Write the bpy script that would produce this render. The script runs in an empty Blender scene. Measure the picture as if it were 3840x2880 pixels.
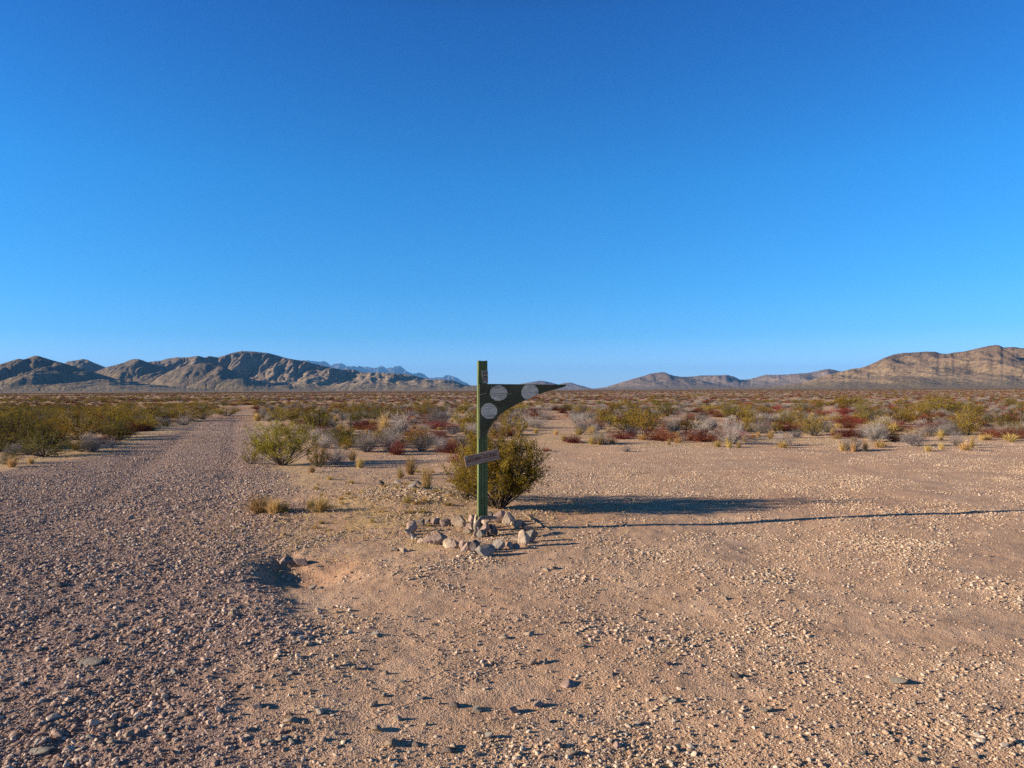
import bpy, bmesh, math, random
import numpy as np
from mathutils import Matrix, Vector

random.seed(7)
rng = np.random.default_rng(7)
sc = bpy.context.scene
R = math.radians

# ------------------------------------------------------------------ camera
CAM_H = 1.5
FPX = 2663.0                      # focal length in photograph pixels (3840 wide)
PITCH = math.atan(22.0 / FPX)
ROLL = math.atan(18.0 / 3840.0)
cam_d = bpy.data.cameras.new("camera")
cam = bpy.data.objects.new("camera", cam_d)
sc.collection.objects.link(cam)
cam_d.sensor_width = 36.0
cam_d.lens = 36.0 * FPX / 3840.0
cam_d.clip_start = 0.05
cam_d.clip_end = 60000.0
Mcam = Matrix.Rotation(math.pi / 2 + PITCH, 4, 'X') @ Matrix.Rotation(-ROLL, 4, 'Z')
cam.matrix_world = Matrix.Translation((0, 0, CAM_H)) @ Mcam
sc.camera = cam
M3 = np.array(Mcam.to_3x3())

# ------------------------------------------------------------------ sky and sun
SUN_EL, SUN_AZ = R(15.0), R(9.5)
to_sun = Vector((-math.cos(SUN_AZ) * math.cos(SUN_EL), -math.sin(SUN_AZ) * math.cos(SUN_EL), math.sin(SUN_EL)))
world = bpy.data.worlds.new("World")
sc.world = world
world.use_nodes = True
wn = world.node_tree.nodes
wl = world.node_tree.links
wn.clear()
w_out = wn.new('ShaderNodeOutputWorld')
w_bg = wn.new('ShaderNodeBackground')
w_sky = wn.new('ShaderNodeTexSky')
w_sky.sky_type = 'NISHITA'
w_sky.sun_disc = False
w_sky.sun_elevation = SUN_EL
w_sky.sun_rotation = math.atan2(to_sun.x, to_sun.y)
w_sky.altitude = 1300
w_sky.air_density = 1.0
w_sky.dust_density = 0.2
w_sky.ozone_density = 2.5
w_bg.inputs['Strength'].default_value = 0.13
w_tint = wn.new('ShaderNodeMix')
w_tint.data_type = 'RGBA'
w_tint.blend_type = 'MULTIPLY'
w_tint.inputs[0].default_value = 1.0
# deep blue by height above the horizon; unseen zenith dimmed to deepen shadows
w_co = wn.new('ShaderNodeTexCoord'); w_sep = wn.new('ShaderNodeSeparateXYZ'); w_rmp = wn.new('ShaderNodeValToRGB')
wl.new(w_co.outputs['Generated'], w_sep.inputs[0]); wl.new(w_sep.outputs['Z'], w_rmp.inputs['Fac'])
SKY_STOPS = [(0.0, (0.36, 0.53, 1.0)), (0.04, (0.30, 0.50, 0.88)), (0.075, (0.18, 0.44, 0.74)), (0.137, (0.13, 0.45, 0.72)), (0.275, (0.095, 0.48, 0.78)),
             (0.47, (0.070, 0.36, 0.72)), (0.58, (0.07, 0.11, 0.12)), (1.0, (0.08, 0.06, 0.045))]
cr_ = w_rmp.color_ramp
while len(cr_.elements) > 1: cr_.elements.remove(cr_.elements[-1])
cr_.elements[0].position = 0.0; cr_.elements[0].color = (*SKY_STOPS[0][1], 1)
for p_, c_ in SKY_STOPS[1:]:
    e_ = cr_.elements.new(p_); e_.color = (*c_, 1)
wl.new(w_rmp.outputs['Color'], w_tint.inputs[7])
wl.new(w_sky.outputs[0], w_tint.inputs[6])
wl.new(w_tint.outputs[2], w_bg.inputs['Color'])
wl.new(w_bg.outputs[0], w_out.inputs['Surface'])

sun_d = bpy.data.lights.new("sun", 'SUN')
sun_d.energy = 5.0
sun_d.angle = R(0.53)
sun_d.color = (1.0, 0.82, 0.60)
sun = bpy.data.objects.new("sun", sun_d)
sc.collection.objects.link(sun)
sun.rotation_euler = to_sun.to_track_quat('Z', 'Y').to_euler()
sun.location = to_sun * 60

sc.view_settings.view_transform = 'Standard'
sc.view_settings.look = 'None'
sc.view_settings.exposure = 1.1
sc.view_settings.gamma = 1.0
sc.cycles.max_bounces = 4
sc.cycles.diffuse_bounces = 2
sc.cycles.transmission_bounces = 2
sc.cycles.volume_bounces = 0
sc.cycles.use_denoising = False
sc.cycles.denoiser = 'OPENIMAGEDENOISE'
sc.cycles.denoising_input_passes = 'RGB_ALBEDO_NORMAL'
sc.cycles.denoising_prefilter = 'ACCURATE'
sc.cycles.sample_clamp_indirect = 4.0

# ------------------------------------------------------------------ helpers
def tag(o, label=None, cat=None, group=None, kind=None):
    if label: o["label"] = label
    if cat: o["category"] = cat
    if group: o["group"] = group
    if kind: o["kind"] = kind
    return o

def link(o, parent=None):
    sc.collection.objects.link(o)
    if parent is not None: o.parent = parent
    return o

def mesh_data(name, verts, faces, mats, smooth=False, midx=None):
    """faces: list of int arrays (n,3) or (n,4); one mesh from all"""
    me = bpy.data.meshes.new(name)
    verts = np.asarray(verts, dtype=np.float32)
    if isinstance(faces, np.ndarray): faces = [faces]
    faces = [f for f in faces if len(f)]
    tot = np.concatenate([np.full(len(f), f.shape[1], dtype=np.int32) for f in faces])
    loops = np.concatenate([f.reshape(-1) for f in faces]).astype(np.int32)
    me.vertices.add(len(verts)); me.vertices.foreach_set("co", verts.reshape(-1))
    me.loops.add(len(loops)); me.loops.foreach_set("vertex_index", loops)
    me.polygons.add(len(tot))
    st = np.zeros(len(tot), dtype=np.int32); st[1:] = np.cumsum(tot)[:-1]
    me.polygons.foreach_set("loop_start", st)
    me.polygons.foreach_set("loop_total", tot)
    me.polygons.foreach_set("use_smooth", np.full(len(tot), smooth))
    for m in mats: me.materials.append(m)
    if midx is not None: me.polygons.foreach_set("material_index", np.asarray(midx, dtype=np.int32))
    me.update(calc_edges=True)
    return me

def fattr(me, name, vals):
    a = me.attributes.new(name, 'FLOAT', 'POINT')
    a.data.foreach_set("value", np.asarray(vals, dtype=np.float32))

def obj(name, me, parent=None):
    return link(bpy.data.objects.new(name, me), parent)

# ---- numpy gradient noise
def _hash(ix, iy, seed):
    h = (ix.astype(np.int64) * 374761393 + iy.astype(np.int64) * 668265263 + seed * 1442695041) & 0xffffffff
    h = ((h ^ (h >> 13)) * 1274126177) & 0xffffffff
    return (h ^ (h >> 16)) & 0xffffffff

def perlin(x, y, seed=0):
    x = np.asarray(x, float); y = np.asarray(y, float)
    xi = np.floor(x); yi = np.floor(y); xf = x - xi; yf = y - yi
    u = xf * xf * xf * (xf * (xf * 6 - 15) + 10); v = yf * yf * yf * (yf * (yf * 6 - 15) + 10)
    def g(dx, dy):
        a = _hash(xi + dx, yi + dy, seed) * (2 * math.pi / 4294967296.0)
        return np.cos(a) * (xf - dx) + np.sin(a) * (yf - dy)
    return ((g(0, 0) * (1 - u) + g(1, 0) * u) * (1 - v) + (g(0, 1) * (1 - u) + g(1, 1) * u) * v) * 1.5

def fbm(x, y, seed=0, oct=4, gain=0.5):
    s = 0; a = 1.0
    for k in range(oct):
        s = s + a * perlin(x * 2 ** k + 17.3 * k, y * 2 ** k - 9.1 * k, seed + k)
        a *= gain
    return s

def sstep(a, b, x):
    t = np.clip((np.asarray(x, float) - a) / (b - a), 0, 1)
    return t * t * (3 - 2 * t)

# ---- picture pixel (3840x2880) -> world
def ray(px, py):
    v = np.array([(px - 1920.0) / FPX, -(py - 1440.0) / FPX, -1.0])
    return M3 @ v

def flat_ground(px, py):
    d = ray(px, py); t = -CAM_H / d[2]
    return d[0] * t, d[1] * t

PIT = flat_ground(1075, 2128)
def road_right(y):   # right-hand edge of the gravel road
    return np.where(y > 9.2, -2.7 - (y - 9.2) * 0.385,
                    np.where(y > 6.0, -2.7 + (9.2 - y) * 0.16, -2.19 + (6.0 - y) * 0.38))
def road_width(y):
    return np.interp(y, [0, 12, 17, 30, 64, 90], [30, 6.2, 4.1, 3.3, 2.2, 1.8])

def road_mask(x, y):
    n = 0.35 * fbm(x / 1.3, y / 1.3, 51, 3)
    xr = road_right(y) + n
    xl = road_right(y) - road_width(y) + n
    soft = 0.25 + 0.02 * y
    return sstep(-soft, soft, xr - x) * sstep(-soft, soft, x - xl) * (1 - sstep(75, 95, y))

def gz(x, y):
    x = np.asarray(x, float); y = np.asarray(y, float)
    d = np.hypot(x, y)
    z = 0.028 * fbm(x / 2.2, y / 2.2, 3, 2) + 0.07 * fbm(x / 13, y / 13, 5, 2) * sstep(4, 30, d)
    z = z + 0.35 * fbm(x / 90, y / 90, 9, 2) * sstep(60, 400, d)
    # washed-out hollow beside the road, steep on its left bank
    dx = (x - PIT[0]) + 0.10 * fbm(x / 0.35, y / 0.35, 41, 3) + 0.25 * (y - PIT[1]); dy = (y - PIT[1]) + 0.10 * fbm(x / 0.3, y / 0.3, 43, 3)
    w = np.where(dx < 0, 0.20, 0.55)
    hole = np.exp(-np.abs(dx / w) ** 2.4) * np.exp(-np.abs(dy / 0.44) ** 2.2)
    z = z - 0.10 * hole
    # low bank along the lower road edge
    e = x - (road_right(y) + 0.35 * fbm(x / 1.3, y / 1.3, 51, 3))
    z = z - 0.035 * sstep(-0.25, 0.25, e) * np.exp(-((y - 5.2) / 1.3) ** 2) * (1 - sstep(0.5, 2.2, e))
    # raised berm behind the ring of stones
    bx, by = -1.5, 9.4
    z = z + 0.13 * np.exp(-((x - bx) / 1.5) ** 2 - ((y - by) / 1.3) ** 2)
    # low ridge of rubble on the berm
    z = z + 0.05 * np.exp(-((x + 1.42) / 0.28) ** 2 - ((y - 10.3) / 0.25) ** 2)
    # shallow ruts of the road
    z = z - 0.018 * np.exp(-((x - (road_right(y) - 1.0)) / 0.25) ** 2) * sstep(7, 10, y)
    z = z - 0.018 * np.exp(-((x - (road_right(y) - 2.7)) / 0.25) ** 2) * sstep(7, 10, y)
    return z

def G(px, py):
    """world point where the ray through a pixel meets the ground"""
    d = ray(px, py); t = -CAM_H / d[2]
    for _ in range(12):
        z = float(gz(d[0] * t, d[1] * t))
        t = 0.5 * t + 0.5 * (z - CAM_H) / d[2]
    return float(d[0] * t), float(d[1] * t)

# ------------------------------------------------------------------ materials
def new_mat(name):
    m = bpy.data.materials.new(name); m.use_nodes = True
    nt = m.node_tree; nt.nodes.clear()
    out = nt.nodes.new('ShaderNodeOutputMaterial')
    b = nt.nodes.new('ShaderNodeBsdfPrincipled')
    b.inputs['Roughness'].default_value = 0.9
    b.inputs['Specular IOR Level'].default_value = 0.15
    nt.links.new(b.outputs[0], out.inputs['Surface'])
    return m, nt, b

class NB:
    def __init__(s, nt): s.nt = nt; s.N = nt.nodes; s.L = nt.links
    def coord(s, kind='Object'):
        return s.N.new('ShaderNodeTexCoord').outputs[kind]
    def pos(s): return s.N.new('ShaderNodeNewGeometry').outputs['Position']
    def attr(s, n, typ='GEOMETRY'):
        a = s.N.new('ShaderNodeAttribute'); a.attribute_name = n; a.attribute_type = typ
        return a.outputs['Fac']
    def rand(s): return s.N.new('ShaderNodeObjectInfo').outputs['Random']
    def noise(s, vec, scale, detail=4, rough=0.55, dist=0.0):
        n = s.N.new('ShaderNodeTexNoise'); n.inputs['Scale'].default_value = scale
        n.inputs['Detail'].default_value = detail; n.inputs['Roughness'].default_value = rough
        n.inputs['Distortion'].default_value = dist
        if vec is not None: s.L.new(vec, n.inputs['Vector'])
        return n.outputs['Fac']
    def voro(s, vec, scale, feature='F1', out='Distance'):
        n = s.N.new('ShaderNodeTexVoronoi'); n.feature = feature; n.inputs['Scale'].default_value = scale
        s.L.new(vec, n.inputs['Vector']); return n.outputs[out]
    def mapv(s, vec, scale=(1, 1, 1), rot=(0, 0, 0)):
        n = s.N.new('ShaderNodeMapping'); n.inputs['Scale'].default_value = scale
        n.inputs['Rotation'].default_value = rot
        s.L.new(vec, n.inputs['Vector']); return n.outputs[0]
    def ramp(s, fac, stops, mode='LINEAR'):
        n = s.N.new('ShaderNodeValToRGB'); cr = n.color_ramp; cr.interpolation = mode
        while len(cr.elements) > 1: cr.elements.remove(cr.elements[-1])
        cr.elements[0].position = stops[0][0]; cr.elements[0].color = (*stops[0][1], 1)
        for p, c in stops[1:]:
            e = cr.elements.new(p); e.color = (*c, 1)
        s.L.new(fac, n.inputs['Fac']); return n.outputs['Color']
    def step(s, fac, a, b, lo=0.0, hi=1.0):
        n = s.N.new('ShaderNodeMapRange'); n.interpolation_type = 'SMOOTHSTEP'
        for i, v in zip((1, 2, 3, 4), (a, b, lo, hi)): n.inputs[i].default_value = v
        s.L.new(fac, n.inputs[0]); return n.outputs[0]
    def mix(s, fac, a, b, mode='MIX'):
        n = s.N.new('ShaderNodeMix'); n.data_type = 'RGBA'; n.blend_type = mode
        for sock, v in ((0, fac), (6, a), (7, b)):
            if isinstance(v, (int, float)): n.inputs[sock].default_value = v
            elif isinstance(v, tuple): n.inputs[sock].default_value = (*v, 1)
            else: s.L.new(v, n.inputs[sock])
        return n.outputs[2]
    def math(s, op, a, b=0.0):
        n = s.N.new('ShaderNodeMath'); n.operation = op
        for i, v in enumerate((a, b)):
            if isinstance(v, (int, float)): n.inputs[i].default_value = v
            else: s.L.new(v, n.inputs[i])
        return n.outputs[0]
    def bump(s, h, strength, dist, normal=None):
        n = s.N.new('ShaderNodeBump'); n.inputs['Strength'].default_value = strength
        n.inputs['Distance'].default_value = dist; s.L.new(h, n.inputs['Height'])
        if normal is not None: s.L.new(normal, n.inputs['Normal'])
        return n.outputs[0]

def mat_leaf(name, ramp, trans=0.25, scale=6.0, var=0.35):
    m, nt, b = new_mat(name); nb = NB(nt)
    n = nb.noise(nb.coord('Object'), scale, 3)
    col = nb.ramp(n, ramp)
    v = nb.step(nb.rand(), 0, 1, 1 - var, 1 + var * 0.4)
    hs = nt.nodes.new('ShaderNodeHueSaturation')
    nt.links.new(v, hs.inputs['Value']); nt.links.new(col, hs.inputs['Color'])
    nt.links.new(nb.step(nb.math('FRACT', nb.math('MULTIPLY', nb.rand(), 7.31)), 0, 1, 0.485, 0.515), hs.inputs['Hue'])
    nt.links.new(hs.outputs[0], b.inputs['Base Color'])
    t = nt.nodes.new('ShaderNodeBsdfTranslucent'); nt.links.new(hs.outputs[0], t.inputs['Color'])
    mx = nt.nodes.new('ShaderNodeMixShader'); mx.inputs[0].default_value = trans
    nt.links.new(b.outputs[0], mx.inputs[1]); nt.links.new(t.outputs[0], mx.inputs[2])
    nt.links.new(mx.outputs[0], nt.nodes['Material Output'].inputs['Surface'])
    return m

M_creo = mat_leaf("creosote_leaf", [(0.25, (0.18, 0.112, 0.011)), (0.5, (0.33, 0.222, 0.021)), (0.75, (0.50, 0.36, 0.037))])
M_creoh = mat_leaf("creosote_leaf_yellow", [(0.25, (0.19, 0.13, 0.011)), (0.5, (0.37, 0.28, 0.022)), (0.75, (0.55, 0.45, 0.045))], trans=0.35)  # yellower leaf colour of the bushes by the post and road
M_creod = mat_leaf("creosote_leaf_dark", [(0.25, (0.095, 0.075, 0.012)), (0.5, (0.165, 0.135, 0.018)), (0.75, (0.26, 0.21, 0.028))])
M_stem = mat_leaf("creosote_stem", [(0.3, (0.07, 0.05, 0.035)), (0.7, (0.16, 0.13, 0.10))], trans=0.0)
M_grey = mat_leaf("grey_twig", [(0.3, (0.20, 0.17, 0.155)), (0.5, (0.31, 0.275, 0.26)), (0.75, (0.44, 0.40, 0.37))], trans=0.1, var=0.3)
M_greyd = mat_leaf("grey_wood", [(0.3, (0.10, 0.08, 0.07)), (0.7, (0.22, 0.19, 0.17))], trans=0.0)
M_red = mat_leaf("red_twig", [(0.3, (0.15, 0.036, 0.024)), (0.55, (0.23, 0.066, 0.042)), (0.8, (0.34, 0.14, 0.085))], trans=0.15)
M_straw = mat_leaf("straw", [(0.3, (0.38, 0.25, 0.09)), (0.55, (0.54, 0.38, 0.15)), (0.8, (0.66, 0.51, 0.26))], trans=0.3, scale=12)

def mat_rock(name, cols, bump=0.5, scale=1.0):
    m, nt, b = new_mat(name); nb = NB(nt)
    co = nb.coord('Object')
    n1 = nb.noise(co, 9 * scale, 5, 0.65)
    n2 = nb.noise(co, 45 * scale, 4, 0.6)
    n3 = nb.noise(co, 3.5 * scale, 3)
    c = nb.ramp(nb.math('ADD', nb.math('MULTIPLY', n1, 0.7), nb.math('MULTIPLY', n3, 0.3)),
                [(0.3, cols[0]), (0.5, cols[1]), (0.7, cols[2])])
    c = nb.mix(nb.step(n2, 0.35, 0.75, 0.0, 0.5), c, tuple(x * 0.55 for x in cols[0]))
    v = nb.step(nb.rand(), 0, 1, 0.72, 1.15)
    hs = nt.nodes.new('ShaderNodeHueSaturation'); nt.links.new(v, hs.inputs['Value']); nt.links.new(c, hs.inputs['Color'])
    nt.links.new(hs.outputs[0], b.inputs['Base Color'])
    nt.links.new(nb.bump(nb.math('ADD', n1, nb.math('MULTIPLY', n2, 0.4)), bump, 0.02), b.inputs['Normal'])
    return m
M_rk = {
    'tan': mat_rock("stone_tan", [(0.28, 0.21, 0.155), (0.42, 0.33, 0.25), (0.52, 0.42, 0.33)]),
    'pink': mat_rock("stone_pink", [(0.25, 0.17, 0.14), (0.37, 0.27, 0.23), (0.47, 0.37, 0.31)]),
    'grey': mat_rock("stone_grey", [(0.18, 0.155, 0.135), (0.31, 0.28, 0.245), (0.43, 0.39, 0.345)]),
    'dark': mat_rock("stone_dark", [(0.09, 0.075, 0.07), (0.17, 0.14, 0.13), (0.27, 0.23, 0.21)]),
}

# pebbles: colour by the ground they lie on (tint) and by chance
def mat_pebble():
    m, nt, b = new_mat("gravel"); nb = NB(nt)
    r = nb.rand()
    ca = nb.ramp(r, [(0.0, (0.21, 0.13, 0.10)), (0.12, (0.32, 0.215, 0.17)), (0.35, (0.44, 0.305, 0.24)),
                     (0.6, (0.36, 0.26, 0.22)), (0.75, (0.54, 0.40, 0.32)), (0.9, (0.68, 0.53, 0.43)), (1.0, (0.44, 0.40, 0.35))])
    cb = nb.ramp(r, [(0.0, (0.28, 0.18, 0.12)), (0.15, (0.42, 0.29, 0.20)), (0.45, (0.52, 0.38, 0.26)),
                     (0.7, (0.61, 0.46, 0.34)), (0.85, (0.72, 0.58, 0.45)), (1.0, (0.42, 0.38, 0.33))])
    c = nb.mix(nb.attr("tint", 'INSTANCER'), cb, ca)
    n = nb.noise(nb.coord('Object'), 2.0, 3)
    c = nb.mix(nb.step(n, 0.3, 0.7, 0.0, 0.35), c, (0.12, 0.09, 0.075))
    nt.links.new(c, b.inputs['Base Color'])
    return m
M_peb = mat_pebble()

# ------------------------------------------------------------------ rocks
_ico_cache = {}
def ico(sub):
    if sub not in _ico_cache:
        bm = bmesh.new(); bmesh.ops.create_icosphere(bm, subdivisions=sub, radius=1.0)
        v = np.array([x.co[:] for x in bm.verts]); f = np.array([[w.index for w in p.verts] for p in bm.faces])
        bm.free(); _ico_cache[sub] = (v / np.linalg.norm(v, axis=1)[:, None], f)
    return _ico_cache[sub]

def rock_verts(seed, sub=3, nplanes=13, p=14, rough=0.03, ax=(1, 1, 0.7)):
    r_ = np.random.default_rng(seed)
    v, f = ico(sub)
    n = r_.normal(size=(nplanes, 3)); n /= np.linalg.norm(n, axis=1)[:, None]
    d = r_.uniform(0.62, 1.0, nplanes)
    s = np.maximum(v @ n.T, 0) / d
    rad = (np.sum(s ** p, axis=1) + 0.25 ** p) ** (-1.0 / p)
    rad = np.minimum(rad, 1.5)
    q = v * rad[:, None]
    if rough > 0:
        nn = perlin(q[:, 0] * 3 + seed, q[:, 1] * 3 + q[:, 2] * 2.3, seed) + 0.5 * perlin(q[:, 0] * 7 + q[:, 2] * 5, q[:, 1] * 7 - q[:, 2] * 4, seed + 5)
        q = q * (1 + rough * nn)[:, None]
    q = q - (q.max(0) + q.min(0)) / 2
    q = q / (q.max(0) - q.min(0))         # unit box
    return q * np.array(ax), f

def rock_mesh(name, seed, mat, size, sub=3, smooth=True, **k):
    v, f = rock_verts(seed, sub, **k)
    v = v / np.ptp(v, axis=0) * np.array(size)
    return mesh_data(name, v, f, [mat], smooth)

# ------------------------------------------------------------------ ground
def build_ground():
    th = np.concatenate([np.arange(-180, -52, 4.0), np.arange(-52, 52, 0.14), np.arange(52, 180, 4.0)]) * math.pi / 180
    r1 = 1.2 * 1.0062 ** np.arange(0, 571)
    r2 = r1[-1] * 1.032 ** np.arange(1, 206)
    rr = np.concatenate([r1, r2]); rr = rr[rr < 20500]
    T, Rr = np.meshgrid(th, rr)
    X = np.sin(T) * Rr; Y = np.cos(T) * Rr
    Z = gz(X, Y)
    fade = (1 - sstep(10, 22, Rr)) * (np.abs(T) < 0.95)
    rm = road_mask(X, Y)
    Z = Z + fade * (0.004 + 0.005 * rm) * fbm(X / 0.11, Y / 0.11, 21, 3) + fade * 0.008 * fbm(X / 0.5, Y / 0.5, 25, 2)
    nR, nT = X.shape
    V = np.stack([X, Y, Z], -1).reshape(-1, 3)
    V = np.vstack([V, [[0, 0, float(gz(0, 0))]]])
    i = np.arange(nR - 1)[:, None] * nT; j = np.arange(nT)[None, :]; j2 = (j + 1) % nT
    F = np.stack([i + j, i + nT + j, i + nT + j2, i + j2], -1).reshape(-1, 4)[:, ::-1]
    c = len(V) - 1
    jj = np.arange(nT)
    F3 = np.stack([np.full(nT, c), jj, (jj + 1) % nT], -1)[:, ::-1]
    # material
    m, nt, b = new_mat("desert_ground"); nb = NB(nt)
    P = nb.pos()
    road = nb.attr("road"); straw = nb.attr("straw"); far = nb.attr("far"); red = nb.attr("redsoil")
    n_big = nb.noise(P, 0.35, 4)
    n_mid = nb.noise(P, 2.6, 4)
    n_fine = nb.noise(P, 60, 4, 0.7)
    vor = nb.voro(P, 120)
    vor2 = nb.voro(P, 55)
    sand = nb.ramp(n_mid, [(0.3, (0.44, 0.29, 0.19)), (0.5, (0.53, 0.355, 0.24)), (0.7, (0.60, 0.42, 0.29))])
    sand = nb.mix(nb.step(n_big, 0.4, 0.65, 0, 0.5), sand, (0.52, 0.32, 0.20))
    rd = nb.ramp(n_mid, [(0.3, (0.27, 0.185, 0.155)), (0.7, (0.38, 0.265, 0.22))])
    c = nb.mix(road, sand, rd)
    c = nb.mix(straw, c, (0.55, 0.40, 0.20))
    c = nb.mix(red, c, (0.36, 0.16, 0.09))
    grit = nb.ramp(n_fine, [(0.3, (0.45, 0.42, 0.42)), (0.5, (1, 1, 1)), (0.72, (1.35, 1.3, 1.25))])
    c = nb.mix(0.85, c, grit, 'MULTIPLY')
    # far plain: mottled shrub cover seen edge-on
    fp = nb.mapv(P, (0.012, 0.05, 0.05))
    nf = nb.noise(fp, 1.0, 6, 0.7)
    nf2 = nb.noise(nb.mapv(P, (0.15, 0.25, 0.2)), 1.0, 4, 0.7)
    cover = nb.ramp(nf2, [(0.3, (0.10, 0.07, 0.02)), (0.45, (0.20, 0.11, 0.04)), (0.58, (0.24, 0.14, 0.06)), (0.7, (0.42, 0.29, 0.17))])
    cover = nb.mix(nb.step(nf, 0.42, 0.62, 0, 0.6), cover, (0.24, 0.10, 0.05))
    c = nb.mix(far, c, cover)
    nt.links.new(c, b.inputs['Base Color'])
    # relief of grit; tyre tread prints
    h = nb.math('ADD', nb.math('MULTIPLY', n_fine, 0.5), nb.math('MULTIPLY', vor, -0.7))
    h = nb.math('ADD', h, nb.math('MULTIPLY', vor2, -0.5))
    nrm = nb.bump(h, 0.6, 0.007)
    tu = nb.attr("track"); ts = nb.attr("track_s"); tv = nb.attr("track_u")
    bars = nb.step(nb.math('SINE', nb.math('MULTIPLY', ts, 2 * math.pi / 0.05)), 0.35, 0.9)
    ribs = nb.step(nb.math('SINE', nb.math('MULTIPLY', tv, 2 * math.pi / 0.055)), 0.2, 0.85)
    tr = nb.math('MULTIPLY', nb.math('MAXIMUM', bars, ribs), tu)
    nrm2 = nb.bump(tr, 0.7, 0.010, nrm)
    nt.links.new(nrm2, b.inputs['Normal'])
    me = mesh_data("ground", V, [F, F3], [m], True)
    x, y = V[:, 0], V[:, 1]
    fattr(me, "road", road_mask(x, y) * (1 - 0.0 * x))
    bx = np.exp(-((x + 1.3) / 1.6) ** 2 - ((y - 8.6) / 1.6) ** 2)
    sp = sstep(0.0, 0.5, fbm(x / 0.6, y / 0.6, 61, 3) + 1.3 * bx - 0.75) * 0.6
    edge = np.exp(-((x - road_right(y) - 0.1) / 0.6) ** 2) * sstep(9, 12, y) * 0.5
    edge2 = np.exp(-((x - road_right(y) + road_width(y) + 0.7) / 0.8) ** 2) * sstep(11, 14, y) * 0.75
    shrubz = sstep(17, 21, y) * sstep(-0.1, 0.5, fbm(x / 2.5, y / 2.5, 66, 3)) * 0.6
    soilred = sstep(24, 34, y) * sstep(0.0, 0.45, fbm(x / 9, y / 5, 67, 3)) * 0.7
    fattr(me, "straw", np.clip(sp + edge + edge2 + shrubz, 0, 0.8) * (1 - 0.6 * road_mask(x, y)))
    fattr(me, "far", sstep(200, 700, y))
    rs = np.exp(-((x - PIT[0] - 0.3) / 0.35) ** 2 - ((y - PIT[1]) / 0.4) ** 2) * 0.35
    rs = rs + np.exp(-((x - 4.1) / 1.2) ** 2 - ((y - 9.5) / 0.8) ** 2) * 0.25 + 0.3 * np.exp(-((x - 0.5) / .5) ** 2 - ((y - 8.6) / .4) ** 2)
    fattr(me, "redsoil", np.clip(rs + soilred, 0, 0.8))
    # tyre print running from lower left to upper right in front of the stones
    a = np.array(flat_ground(1190, 2735)); bb = np.array(flat_ground(1880, 2455))
    u = (bb - a) / np.linalg.norm(bb - a); L = np.linalg.norm(bb - a)
    s = (x - a[0]) * u[0] + (y - a[1]) * u[1]; t = -(x - a[0]) * u[1] + (y - a[1]) * u[0]
    msk = sstep(0.12, 0.09, np.abs(t)) * sstep(-0.1, 0.2, s) * sstep(L + 0.4, L - 0.2, s)
    msk = msk * sstep(-0.5, 0.1, fbm(x / 0.3, y / 0.3, 77, 2))
    fattr(me, "track", msk); fattr(me, "track_s", s); fattr(me, "track_u", t)
    o = obj("ground", me); tag(o, kind="structure")
    return o
build_ground()

# ------------------------------------------------------------------ hills
def erode(z, cx, cy, iters, K, m=0.45, diff=0.02):
    ny, nx = z.shape
    cxr = np.broadcast_to(np.asarray(cx).reshape(-1, 1), (ny, nx))
    idx = np.arange(ny * nx).reshape(ny, nx)
    area0 = (cxr * cy)
    for it in range(iters):
        zp = np.pad(z, 1, constant_values=1e9)
        best = np.zeros_like(z); rec = idx.copy(); dist = np.ones_like(z)
        for dy in (-1, 0, 1):
            for dx in (-1, 0, 1):
                if dx == 0 and dy == 0: continue
                dd = np.sqrt((dx * cxr) ** 2 + (dy * cy) ** 2)
                nb_ = zp[1 + dy:1 + dy + ny, 1 + dx:1 + dx + nx]
                s = (z - nb_) / dd
                k = s > best
                best = np.where(k, s, best); rec = np.where(k, idx + dy * nx + dx, rec); dist = np.where(k, dd, dist)
        order = np.argsort(z.reshape(-1), kind='stable')
        recl = rec.reshape(-1).tolist(); A = area0.reshape(-1).copy().tolist()
        ol = order.tolist()
        for i in reversed(ol):
            r_ = recl[i]
            if r_ != i: A[r_] += A[i]
        F = (1.9 * K * np.minimum(np.array(A), 4e5) ** m / dist.reshape(-1)).tolist()
        zl = z.reshape(-1).tolist()
        for i in ol:
            r_ = recl[i]
            if r_ != i:
                q = zl[r_]
                if zl[i] > q: zl[i] = (zl[i] + F[i] * q) / (1 + F[i])
        z = np.array(zl).reshape(ny, nx)
        zz = np.pad(z, 1, mode='edge')
        z = z + diff * (zz[:-2, 1:-1] + zz[2:, 1:-1] + zz[1:-1, :-2] + zz[1:-1, 2:] - 4 * z)
    return z

def hor_y(px): return 1473 - 18 * px / 3840.0

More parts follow.
